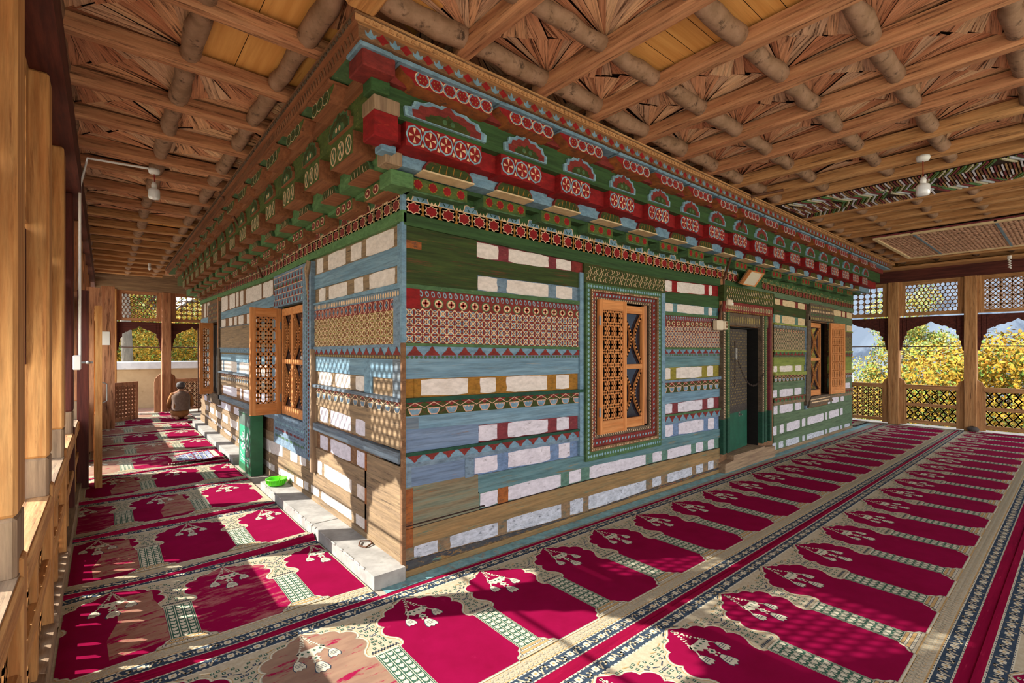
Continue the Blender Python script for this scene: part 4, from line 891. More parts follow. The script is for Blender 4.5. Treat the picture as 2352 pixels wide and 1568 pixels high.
# chain and padlock
def chainpath(p, q, sag, n=26): return [tuple(p[k]+(q[k]-p[k])*t-(sag*4*t*(1-t) if k == 2 else 0) for k in range(3)) for t in [i/n for i in range(n+1)]]
def chain(name, paths, label):
    b = MB()
    for pth in paths:
        for i in range(len(pth)-1):
            a, c = Vector(pth[i]), Vector(pth[i+1]); ax = (c-a); L_ = ax.length; ax.normalize(); s = ax.cross(Vector((0, 1, 0))) if i % 2 else Vector((0, 1, 0)); s.normalize(); md = (a+c)/2
            b.tube([md+ax*L_*.62*math.cos(t)+s*.011*math.sin(t) for t in [k*math.pi/4 for k in range(9)]], .0035, 'dark_metal', 5, caps=False)
    o = b.build(name); return tag(o, label, 'chain')
chain('door_chain', [chainpath((4.96, -.05, 1.58), (5.86, -.07, 1.33), .34, 34)], 'thin chain looped in a slack curve across the dark studded door')
chain('hanging_chain', [chainpath((4.86, -.09, 1.5), (4.84, -.09, 1.12), 0, 12)], 'short chain hanging straight down the left door jamb')
b = MB(); b.prism([(4.94, 1.48), (4.99, 1.48), (4.99, 1.64), (4.94, 1.64)], RW, .045, .06, 'metal'); b.prism([(4.93, 1.64), (4.965, 1.64), (4.965, 1.74), (4.93, 1.74)], RW, .045, .055, 'dark_metal'); tag(b.build('door_latch'), 'metal latch plate on the upper left of the dark studded door', 'latch')

# ================================================================== CONCRETE LEDGE
b = MB()
f = lambda u, v, d: (v, u, d)
for a, c, o0, o1 in ((-.06, 1.2, -.25, -.25), (1.215, 3.0, -.25, -.25), (4.62, 6.0, -.24, -.22), (6.015, 7.6, -.22, -.20), (7.615, 9.3, -.20, -.17)):
    b.prism([(a, o0), (c, o1), (c, -.02), (a, -.02)], lambda u, v, d: (v, u, d), 0, .10, 'concrete')
for q in range(40):   # worn chips along the arris
    yy = R.uniform(0, 8); b.blob((-.25, yy*.36, .098), (.010, R.uniform(.02, .05), .008), 'concrete', 6, 4)
struct(b.build('trim_3'))

# ================================================================== RUGS
def rugpos(z0, wave, shear=0.):
    def f(u, v, d):
        x, y = u, v+shear*u; z = z0+d
        if wave:
            ph = wave[0]; yf = wave[1]
            y += .018*math.sin(u*3.1+ph)+.012*math.sin(u*7.3+ph*2)
            t = (v-yf)/.16
            if t < 1.6: z += wave[2]*math.exp(-((t-.30)/.30)**2)*(.55+.45*math.sin(u*2.6+ph*1.7))
        return (x, y, z)
    return f
HALF = [(0, .125), (.022, .138), (.042, .152), (.058, .160), (.075, .165), (.080, .178), (.090, .190), (.105, .193), (.120, .192), (.14, .197), (.160, .210), (.170, .230), (.173, .250), (.190, .250), (.210, .257), (.228, .272), (.240, .292), (.243, .312), (.236, .332), (.222, .350), (.238, .362), (.252, .382), (.257, .405), (.253, .430), (.238, .455), (.215, .480), (.203, .510), (.203, .540), (.214, .560), (.236, .572), (.238, .62), (.238, .99), (.215, 1.005), (.205, 1.03), (.175, 1.045), (.165, 1.072)]
def rug_cell(mb, P, cu, y0, worn=0, left=True, right=True, lim=None):
    """one prayer niche; cu centre, y0 top edge, depth runs to -y. local coords a,b"""
    g = lambda a, b, d: P(cu+a, y0-b, d)
    ok = lambda a: lim is None or lim[0] <= cu+a <= lim[1]
    def poly(pts, d, mt):
        if lim is not None:
            for L0, sg in ((lim[0]-cu, 1), (lim[1]-cu, -1)):
                q = []
                for (a, b), (c, e2) in zip(pts, pts[1:]+pts[:1]):
                    ia, ic = sg*(a-L0) >= 0, sg*(c-L0) >= 0
                    if ia: q.append((a, b))
                    if ia != ic: t = (L0-a)/(c-a); q.append((L0, b+(e2-b)*t))
                pts = q
                if len(pts) < 3: return
        mb.poly(pts, g, d, mt)
    def stroke(pts, w_, d, mt):
        for p, q in zip(pts[:-1], pts[1:]):
            if ok(p[0]) and ok(q[0]): mb.stroke([p, q], w_, g, d, mt)
    def rect(a0, a1, b0, b1, d, mt): poly([(a0, b0), (a1, b0), (a1, b1), (a0, b1)], d, mt)
    def outline(s): 
        r = HALF+[(-a, b) for a, b in HALF[:0:-1]]
        if not s: return r
        res = []; n = len(r)
        for i, (a, b) in enumerate(r):
            pa, pb = r[i-1], r[(i+1) % n]; tx, ty = pb[0]-pa[0], pb[1]-pa[1]; l = math.hypot(tx, ty) or 1; res.append((a+ty/l*s, b-tx/l*s))
        return res
    e = .0005
    def fanp(pts, d, mt):
        n_ = len(pts)
        for i in range(n_): poly([(0, .62), pts[i], pts[(i+1) % n_]], d, mt)
    o3 = outline(.016); o2 = outline(.012); o1 = outline(.004)
    fanp(o3, 2*e, 'cp_tan'); fanp(o2, 3*e, 'cp_white'); fanp(o1, 4*e, 'cp_grey'); fanp(outline(0), 5*e, {0: 'cp_red', 1: 'cp_worn', 2: 'cp_scuff', 3: 'cp_red', 4: 'cp_pale'}[worn])
    if worn == 3: poly([(.02, .25), (.20, .27), (.2, .40), (.236, .60), (.236, .99), (-.02, 1.02), (-.03, .8), (.02, .6)], 6*e, 'cp_worn')
    # lamp
    L_ = 7*e; wm = 'cp_white'; ol = 'cp_grey'
    for s in (-1, 1):
        for k in range(9):
            t = k/8.; a = s*(.004+.062*t); b = .15+.15*t+.02*math.sin(t*3); 
            if ok(a): mb.disc(a, b, .0075, g, L_, wm, 6)
            if k < 7 and ok(s*.03*t): mb.disc(s*.026*t, .15+.13*t, .006, g, L_, wm, 5)
    poly([(-.072, .295), (-.05, .285), (0, .29), (.05, .285), (.072, .295), (.07, .325), (.05, .335), (.035, .355), (.018, .345), (0, .365), (-.018, .345), (-.035, .355), (-.05, .335), (-.07, .325)], L_, wm)
    for k in range(4):
        a = -.045+k*.03; poly([(a, .302), (a+.009, .313), (a, .324), (a-.009, .313)], L_+e, 'cp_green')
    if ok(0):
        mb.disc(0, .385, .022, g, L_, wm, 12, lob=.2, nl=6); mb.disc(0, .385, .009, g, L_+e, 'cp_green', 6)
        for a in (-.024, .024): mb.disc(a*.6, .415, .008, g, L_, wm, 5)
    for a, b, sc in ((-.088, .365, .85), (.088, .36, .85), (.0, .43, 1.)):
        q = [(-.012, 0), (.012, 0), (.026, .03), (.034, .065), (.026, .085), (.014, .078), (.0, .092), (-.014, .078), (-.026, .085), (-.034, .065), (-.026, .03)]
        poly([(a+x*sc*1.15, b-.004+y*sc*1.08) for x, y in q], L_, 'cp_navy'); poly([(a+x*sc, b+y*sc) for x, y in q], L_+e, wm)
        for k in range(3): stroke([(a-.02*sc, b+(.028+k*.014)*sc), (a+.02*sc, b+(.028+k*.014)*sc)], .0035, L_+2*e, 'cp_navy')
        if b < .4: stroke([(a*.75, .33), (a, b)], .008, L_, wm)
    # spandrel flowers
    for s in (-1, 1):
        for (a, b) in ((.10, .168), (.125, .172), (.19, .185), (.215, .18), (.20, .215), (.235, .215), (.255, .24), (.275, .205), (.29, .235), (.275, .30), (.30, .30), (.295, .33), (.28, .36), (.30, .38)):
            if ok(s*a): a_, q = s*a, .0085; rect(a_-q, a_+q, b-q, b+q, 2.4*e, 'cp_green' if (int(a*1000) % 3) else 'cp_navy'); rect(a_-q*.4, a_+q*.4, b-q*.4, b+q*.4, 2.9*e, 'cp_white')
        for (a, b, x, y) in ((.04, .120, .075, .140), (.15, .165, .18, .175), (.225, .24, .24, .255), (.27, .26, .30, .275), (.26, .33, .275, .345), (.06, .125, .05, .14), (.23, .195, .26, .185)):
            stroke([(s*a, b), (s*x, y)], .006, 2.4*e, 'cp_tan' if int(b*1000) % 2 else 'cp_navy')
def rug_column(mb, P, cu, y0, lim=None):
    g = lambda a, b, d: P(cu+a, y0-b, d); e = .0005
    lo, hi = (lim[0]-cu, lim[1]-cu) if lim else (-9, 9)
    if hi < .05 or lo > -.05: return
    def rect(a0, a1, b0, b1, d, mt):
        a0, a1 = max(a0, lo), min(a1, hi)
        if a1-a0 > .002: mb.poly([(a0, b0), (a1, b0), (a1, b1), (a0, b1)], g, d, mt)
    rect(-.068, .068, .56, 1.0, 5.5*e, 'cp_green'); rect(-.063, .063, .56, 1.0, 6.2*e, 'cp_white')
    for k in range(3): rect(-.060+k*.0415, -.023+k*.0415, .572, .996, 7*e, 'cp_green')
    if lo < -.06 and hi > .06:
        for k in range(3):
            c = -.0415+k*.0415
            for j in range(10):
                b = .578+j*.042; mb.poly([(c+x*.013, b+y*.034) for x, y in ((-.95, 0), (-.4, .25), (0, .05), (.4, .25), (.95, 0), (1.0, .7), (.4, 1), (-.4, 1), (-1.0, .7))], g, 8*e, 'cp_white')
        n = 9
        for k in range(n): 
            a = -.075+k*.15/n; mb.stroke([(a, .542), (a+.0083, .528), (a+.0166, .542)], .005, g, 5*e, 'cp_navy')
        for a, b in ((-.03, .44), (-.01, .44), (.03, .44), (-.03, .465), (.0, .47), (.03, .465), (-.045, .50), (.045, .50), (0, .50), (-.02, .41), (.02, .41)):
            rect(a-.008, a+.008, b-.008, b+.008, 3.6*e, 'cp_green'); rect(a-.003, a+.003, b-.003, b+.003, 4.2*e, 'cp_white')
    for k, (a, b0, b1, c) in enumerate(((.072, 1.0, 1.016, 'cp_tan'), (.078, 1.016, 1.028, 'cp_white'), (.095, 1.028, 1.046, 'cp_tan'), (.11, 1.046, 1.06, 'cp_white'), (.14, 1.06, 1.075, 'cp_cream'))):
        rect(-a-.003, a+.003, b0, b1, 6.5*e, 'cp_navy'); rect(-a, a, b0+.002, b1, 7*e, c)
        if k % 2: 
            for q in range(9):
                x = -a+(q+.5)*2*a/9; rect(x-.002, x+.002, b0+.002, b1-.002, 7.5*e, 'cp_navy')
def rug(name, u0, u1, y0, phase, label, z0=.012, depth=1.27, wave=None, worn={}, group='prayer carpets laid across the gallery floor', shear=0., pitch=.62):
    mb = MB(); P = rugpos(z0, wave, shear); e = .0005
    base = [(a, a+.1) for a in [u0+.1*k for k in range(int(math.ceil((u1-u0)/.1)))]]
    rows = [0, .035, .045, .115, .125, .3, .5, .7, .9, 1.0, 1.075, 1.083, 1.150, 1.158, 1.166, 1.232, 1.24, depth]
    mats = ['cp_edge', 'cp_white', 'cp_navy', 'cp_white', 'cp_cream', 'cp_cream', 'cp_cream', 'cp_cream', 'cp_cream', 'cp_cream', 'cp_tan', 'cp_cream', 'cp_tan', 'cp_white', 'cp_navy', 'cp_white', 'cp_edge']
    for a, c in base:
        c = min(c, u1)
        if c-a < .001: continue
        for (b0, b1), mt in zip(zip(rows[:-1], rows[1:]), mats):
            mb.poly([(a, y0-b0), (c, y0-b0), (c, y0-b1), (a, y0-b1)], P, 0, mt)
        mb.mesh([P(a, y0-depth, 0), P(c, y0-depth, 0), P(c, y0-depth-.004, -.012), P(a, y0-depth-.004, -.012)], [(0, 1, 2, 3)], 'cp_edge')
        if wave: mb.mesh([P(a, y0-depth, 0), P(c, y0-depth, 0), (P(c, y0-depth, 0)[0], P(c, y0-depth, 0)[1]-.01, .006), (P(a, y0-depth, 0)[0], P(a, y0-depth, 0)[1]-.01, .006)], [(0, 1, 2, 3)], 'cp_edge')
    # vine bands
    n = int((u1-u0)/.062)
    for vb in (.080, 1.199):
        for i in range(n):
            u = u0+(i+.5)*.062
            if i % 2:
                mb.poly([(u-.014, y0-vb+.018), (u+.014, y0-vb+.018), (u+.018, y0-vb-.0), (u+.014, y0-vb-.018), (u-.014, y0-vb-.018), (u-.018, y0-vb)], P, 2*e, 'cp_white'); mb.disc(u, y0-vb, .008, P, 3*e, 'cp_tan', 5)
                for s in (-1, 1): mb.poly([(u+s*.020, y0-vb), (u+s*.034, y0-vb+.014), (u+s*.030, y0-vb-.014)], P, 2*e, 'cp_white')
            else:
                s = 1 if i % 4 else -1
                mb.stroke([(u-.030, y0-vb-s*.022), (u-.012, y0-vb+s*.016), (u+.010, y0-vb+s*.020), (u+.018, y0-vb), (u+.006, y0-vb-s*.008)], .010, P, 2*e, 'cp_cream')
        for s in (-1, 1):
            for i in range(int((u1-u0)/.03)):
                u = u0+i*.03; mb.rect(u, u+.012, y0-vb+s*.0385-.002, y0-vb+s*.0385+.002, P, 3*e, 'cp_navy')
    # honeycomb band
    for i in range(int((u1-u0)/.031)):
        for j in range(2):
            u = u0+.016+i*.031+(.0155 if j else 0); v = y0-1.10-j*.030
            if u > u1-.015: continue
            mb.disc(u, v, .0145, P, 2*e, 'cp_navy' if 0 else 'cp_grey', 6, rv=.0165, ph=math.pi/6*0); mb.disc(u, v, .0118, P, 3*e, 'cp_cream', 6, rv=.0135); mb.disc(u, v, .004, P, 4*e, 'cp_tan', 4)
    # niches
    k0 = math.floor((u0-phase)/pitch)-1; k1 = math.ceil((u1-phase)/pitch)+1; lim = (u0+.012, u1-.012)
    for k in range(k0, k1+1):
        cu = phase+k*pitch
        if cu+.25 > u0 and cu-.25 < u1: rug_cell(mb, P, cu, y0, worn.get(k, 0), lim=lim)
        rug_column(mb, P, cu+pitch/2, y0, lim=lim)
    if wave:
        for s_, uu in ((-1, u0), (1, u1)):
            pass
    o = mb.build(name); return tag(o, label, 'carpet', group)
rug('prayer_carpet', -1.83, 11.45, -.165, -.165, 'long red prayer niche carpet lying right beside the painted right wall', depth=1.315, shear=-.010, worn={-1: 4, 1: 0})
rug('prayer_carpet', -1.83, 11.45, -1.455, .823-.62, 'middle long red prayer carpet, second row out from the right wall, crossed by dotted sunlight', depth=1.32, shear=-.003, z0=.0175)
rug('prayer_carpet', -1.83, 11.45, -2.745, .5, 'outermost long red prayer carpet, its border just showing in the lower right corner', depth=1.27, shear=-.006, z0=.023)
wornsets = [{-2: 3, -1: 2}, {-2: 3}, {-2: 2, -1: 3}, {-2: 3}, {-2: 4, -1: 2}, {-2: 4, -1: 1}, {-2: 4}, {-2: 1, -1: 4}, {-2: 1}, {-1: 4}]
nth = ['nearest', 'second nearest', 'third nearest', 'fourth nearest', 'fifth nearest', 'sixth nearest', 'seventh nearest', 'eighth nearest', 'ninth nearest', 'farthest']
yy = -.16
for k in range(10):
    top = yy+1.27
    rug('prayer_carpet', -1.82+(.0 if k < 4 else .03), -.265 if k < 5 else (-.235 if k < 8 else -.0), top, (-.34, -.42, -.55, -.30, -.46, -.38, -.5, -.33, -.42, -.36)[k], nth[k]+' short red carpet across the left gallery, '+['with a bald tan strip near the railing', 'with its front edge rumpled', 'crossed by grids of sunlit dots', 'beside the lime green basket', 'holding the small patterned rug', 'beside the green donation box', 'lying past the open door leaf', 'with faded pink niches', 'just in front of the kneeling man', 'where the man kneels'][k],
        z0=.014+.0035*k, wave=(k*1.3, top-1.27, (.0, .045, .03, .028, .03, .02, .03, .02, .02, .01)[k]), worn=wornsets[k], group='short prayer carpets in the left gallery')
    yy = top-.04
rug('prayer_carpet', 10.5, 11.5, 1.2, 10.9, 'red prayer carpet glimpsed beyond the far corner of the painted wall', z0=.02, depth=1.2)
# small patterned rug
b = MB(); P = lambda u, v, d: (u, v, .062+d+.012*math.sin(u*9)*math.sin(v*7)+(.015 if u > -.45 else 0))
for i in range(12):
    for j in range(8):
        u0, u1 = -.95+i*.055, -.95+(i+1)*.055; v0, v1 = 4.95+j*.085, 4.95+(j+1)*.085
        b.poly([(u0, v0), (u1, v0), (u1, v1), (u0, v1)], P, 0, 'cp_blue' if 1 < i < 10 and 0 < j < 7 else 'cp_edge' if (i in (0, 11) or j in (0, 7)) else 'cp_white')
for k in range(9): b.stroke([(-.90+k*.07, 5.02), (-.90+k*.07, 5.56)], .010, P, .002, ('cp_white', 'cp_edge', 'cp_white')[k % 3])
for k in range(7): b.stroke([(-.9, 5.03+k*.085), (-.34, 5.03+k*.085)], .008, P, .003, 'cp_white')
for k in range(20): b.disc(-.85+R.random()*.3, 5.2+R.random()*.25, .02, P, .004, R.choice(['cp_edge', 'cp_white', 'cp_navy']), 6)
for k in range(40):
    b.stroke([(-.95+k*.0168, 4.95), (-.955+k*.0168, 4.91)], .005, P, .0, 'cp_white')
tag(b.build('small_rug'), 'small fringed blue, white and red patterned rug on the carpets beside the green box', 'rug')

# ================================================================== CEILING
ZB, ZL, ZP = 3.43, 3.505, 3.56       # beam underside, log centre, plank underside
xr = [-.58, .10, .78, 1.36, 2.0, 2.6, 3.19, 3.78, 4.36, 4.80, 5.86, 6.30, 6.78, 7.25, 7.62, 8.3, 9.0, 9.7, 10.27, 10.9, 11.45]
yl = [-.80, -.04, .65, 1.37, 2.01, 2.73, 3.29, 4.05, 4.75, 5.45, 6.15, 6.85, 7.55, 8.25, 8.95, 9.65, 10.35, 11.05, 11.7, 12.25]
ly = [-.66, -1.17, -1.75, -2.28, -2.84, -3.40, -3.95, -4.5, -5.05, -5.6]
def fan(mb, u0, u1, v0, v1, swap, pine=False):
    """radiating split planks that fill one ceiling bay"""
    fr = (lambda a, b, z: (b, a, z)) if swap else (lambda a, b, z: (a, b, z))
    W, H_ = u1-u0, v1-v0
    if pine:
        n = 4
        for i in range(n):
            a, b = v0+H_*i/n, v0+H_*(i+1)/n-.004; mb.face([fr(u0, a, ZP-.01), fr(u1, a, ZP-.01), fr(u1, b, ZP-.01), fr(u0, b, ZP-.01)], 'board_light', [(0, i*3.1), (W, i*3.1), (W, i*3.1+.2), (0, i*3.1+.2)])
        return
    # two fans, from opposite corners, meeting on the other diagonal
    for q in (0, 1):
        ap = (u0, v0) if q == 0 else (u1, v1)
        c1 = (u1, v0); c2 = (u0, v1)
        if R.random() < 0: c1, c2 = c2, c1
        n = R.randint(7, 10)
        dark = R.randint(0, 5)
        ts = [0]+sorted(min(.97, max(.03, (k+R.uniform(-.25, .25))/n)) for k in range(1, n))+[1]
        sp = True
        for k in range(n):
            if sp:   # planks run from the apex
                p = (c1[0]+(c2[0]-c1[0])*ts[k], c1[1]+(c2[1]-c1[1])*ts[k]); r = (c1[0]+(c2[0]-c1[0])*ts[k+1], c1[1]+(c2[1]-c1[1])*ts[k+1])
                off = .03*(k-n/2.)/n; pts = [(ap[0], ap[1]), p, r]
                z = ZP-R.uniform(0, .022); L_ = math.hypot(p[0]-ap[0], p[1]-ap[1]); v = R.uniform(0, 40)
                mb.face([fr(*pts[0], z), fr(*pts[1], z-R.uniform(0, .02)), fr(*pts[2], z)], 'plank%d' % R.choice([0, 1, 2, 3, 4, 5, 0, 1, 4]), [(v, v), (v+L_, v+.0), (v+L_, v+.12)])
            else:    # planks run roughly along one edge, tapering
                e1, e2 = (c1, c2)
                a0 = (ap[0]+(e1[0]-ap[0])*ts[k], ap[1]+(e1[1]-ap[1])*ts[k]); a1 = (ap[0]+(e1[0]-ap[0])*ts[k+1], ap[1]+(e1[1]-ap[1])*ts[k+1])
                b0 = (e2[0]+(e1[0]-e2[0])*ts[k], e2[1]+(e1[1]-e2[1])*ts[k]); b1 = (e2[0]+(e1[0]-e2[0])*ts[k+1], e2[1]+(e1[1]-e2[1])*ts[k+1])
                z = ZP-R.uniform(0, .022); L_ = math.hypot(b0[0]-a0[0], b0[1]-a0[1]); v = R.uniform(0, 40)
                mb.face([fr(*a0, z), fr(*b0, z-R.uniform(0, .015)), fr(*b1, z), fr(*a1, z)], 'plank%d' % R.choice([0, 1, 2, 3, 4, 5, 0, 1, 4]), [(v, v), (v+L_, v), (v+L_, v+.1), (v, v+.1)])
b = MB(); b.box(-2.33, 11.95, -6.5, 12.8, ZP+.03, ZP+.05, 'gap')
for i in range(1, len(xr)-1):
    u0, u1 = xr[i], xr[i+1]
    for j in range(len(ly)-1):
        if 4.7 < u0 < 5.8: continue
        fan(b, u0, u1, ly[j+1], ly[j], False, pine=(R.random() < .04 or (u0 > 10 and R.random() < .7)))
    fan(b, u0, u1, ly[0], -.15, False)
lx = [-2.33, -1.82, -1.20, -.15]
for j in range(len(yl)-1):
    for i in range(3): fan(b, yl[j], yl[j+1], lx[i], lx[i+1], True, pine=((i, j) in ((1, 0), (2, 1), (2, 0), (0, 7), (2, 9), (1, 10)) or R.random() < .05))
for j in range(6):
    for i in range(3): fan(b, -.8-.72*(j+1), -.8-.72*j, lx[i], lx[i+1], True, pine=j == 0 and i == 1)
fan(b, -.62, .10, -1.17, -.66, False); fan(b, -.62, .10, -.66, -.15, False); 
for j in range(1, len(ly)-1): fan(b, -.62, .10, ly[j+1], ly[j], False)
ob = b.build('ceiling'); struct(ob)
def beam(p, q, wd, h, mt, name, label, grp):
    p, q = Vector(p), Vector(q); d = (q-p); L_ = d.length; d.normalize(); s = Vector((-d.y, d.x, 0)); b = MB(); n = max(2, int(L_/.5)); c = .018; rings = []
    for i in range(n+1):
        t = p+d*L_*i/n; w_ = wd/2*(1+R.uniform(-.05, .05)); jx = R.uniform(-.006, .006); jz = R.uniform(-.005, .005)
        rings.append([t+s*(a*w_+jx)+Vector((0, 0, z+jz)) for a, z in ((-1, c), (-1+c*2/wd, 0), (1-c*2/wd, 0), (1, c), (1, h), (-1, h))])
    v = [x for r in rings for x in r]; m6 = 6
    b.mesh(v, [(i*6+k, i*6+(k+1) % 6, (i+1)*6+(k+1) % 6, (i+1)*6+k) for i in range(n) for k in range(6)]+[(5, 4, 3, 2, 1, 0), tuple(range(n*6, n*6+6))], mt)
    o = b.build(name); return tag(o, label, 'beam', grp)
for i, x in enumerate(xr):
    if i == 0:
        beam((x, -.62, ZB-.02), (x, -6.2, ZB-.02), .17, .17, 'pine_y', 'ceiling_beam', 'heavy ceiling beam running outward from the near cornice corner, nearest above the camera', 'ceiling beams of the right gallery'); continue
    extra = ', nearer edge of herringbone panel' if x == 4.80 else ', farther edge of herringbone panel' if x == 5.86 else ', bordering the lattice panel' if x == 7.62 else ''
    beam((x, -.55, ZB), (x+R.uniform(-.03, .03), -6.2, ZB), .105, .10, 'redwood_y' if i < 7 else 'honey_y', 'ceiling_beam', ORD[i-1]+' squared beam along the right cornice from the near corner'+extra, 'ceiling beams of the right gallery')
for j, y in enumerate(yl):
    beam((-2.3, y, ZB), (-.52, y+R.uniform(-.02, .03), ZB), .092, .10, 'redwood_x' if j < 9 else 'honey_x', 'ceiling_beam', ORD[j]+' squared ceiling beam across the left gallery from the near corner', 'ceiling beams of the left gallery')
for j in range(2): beam((-2.3, -1.5-.7*j, ZB), (-.58, -1.5-.7*j, ZB), .105, .14, 'redwood_x', 'ceiling_beam', 'squared beam overhead, '+('last before the top edge left of the cornice corner', 'wholly above the camera, out of sight')[j], 'ceiling beams overhead')
def log(p, q, r, name, label, grp):
    p, q = Vector(p), Vector(q); d = q-p; n = max(8, int(d.length/.14)); b = MB(); pts = []; rs = []
    for i in range(n+1): pts.append(p+d*i/n+Vector((R.uniform(-.012, .012), R.uniform(-.012, .012), R.uniform(-.008, .008)))); rs.append(r*(1+R.uniform(-.14, .16)))
    b.tube(pts, rs, 'bark', 10); o = b.build(name, smooth=True); return tag(o, label, 'log', grp)
for j, y in enumerate(ly): log((-.55, y, ZL), (11.6, y+(R.uniform(-.03, .03)), ZL), .054 if j else .062, 'bark_log', ('rough bark log nearest the right cornice above the squared beams' if j == 0 else ORD[j]+' rough bark log out from the right cornice, above the beams'), 'logs of the right gallery ceiling')
for i, (x, s_) in enumerate(((-.68, 'hugging the left cornice'), (-1.20, 'down the middle of the left gallery'), (-1.86, 'above the outer posts of the left gallery'))): log((x, -4.5, ZL), (x, 12.4, ZL), .058 if i != 2 else .07, 'bark_log', 'rough bark log '+s_+', above the squared beams', 'logs of the left gallery ceiling')
# panels
b = MB(); x0, x1, y0, y1 = 4.87, 5.79, -4.6, -.60; z = ZB+.010
b.box(x0, x1, y0, y1, z, z+.02, 'gap')
fr = lambda u, v, d: (u, v, z-.004-d)
n = 0; st = .052
for i in range(80):
    v = y0+.1+i*st
    if v > y1-.06: break
    for q in range(4):
        ua = x0+.03+q*.215; m_ = ('cp_white', 'p_green_pale', 'p_maroon', 'p_white_grey')[(i+q) % 4]
        zone = abs(((v+2.6) % 1.9)-.95)/.95
        if (abs((ua+.1-x0-.46)/.46)-zone)**2 < .07:
            s = 1 if (ua-x0-.36)*(((v+2.6) % 1.9)-.95) > 0 else -1
            b.prism([(ua, v), (ua+.19, v+s*.075), (ua+.19, v+s*.075+.020), (ua, v+.020)], fr, 0, .016, m_); b.prism([(ua, v+.024), (ua+.19, v+s*.075+.024), (ua+.19, v+s*.075+.034), (ua, v+.034)], fr, 0, .010, 'p_olive')
        else:
            for t in (0, .026): b.prism([(ua, v+t), (ua+.21, v+t), (ua+.21, v+t+.012), (ua, v+t+.012)], fr, 0, .014, ('p_maroon', 'p_tan', 'p_brown', 'p_white_low')[(i+q+int(t*100)) % 4])
tag(b.build('herringbone_panel'), 'ceiling panel of inlaid white, green and red strips in herringbone zigzags between two beams', 'ceiling panel')
b = MB(); x0, x1, y0, y1 = 7.74, 10.2, -4.6, -.95; z = ZB-.03; b.box(x0, x1, y0, y1, z, z+.02, 'p_maroon')
fr = lambda u, v, d: (u, v, z-.002-d)
jali(b, x0+.03, x1-.03, y0, y1-.03, fr, 0, .010, 'p_pink_line', 'diamond', .10, .022, asp=1.0); jali(b, x0+.03, x1-.03, y0, y1-.03, fr, 0, .008, 'p_brown', 'hex', .14, .018)
for v in [y0+.45+k*.9 for k in range(4)]: b.prism([(x0, v), (x1, v), (x1, v+.03), (x0, v+.03)], fr, .0, .016, 'p_blue_grey')
ring(b, fr, (x0, x1, y0, y1), (x0+.05, x1-.05, y0+.05, y1-.05), 0, .03, 'p_cream')
tag(b.build('lattice_mat_panel'), 'large ceiling panel of maroon and pale interlaced lattice framed by a cream batten', 'ceiling panel')

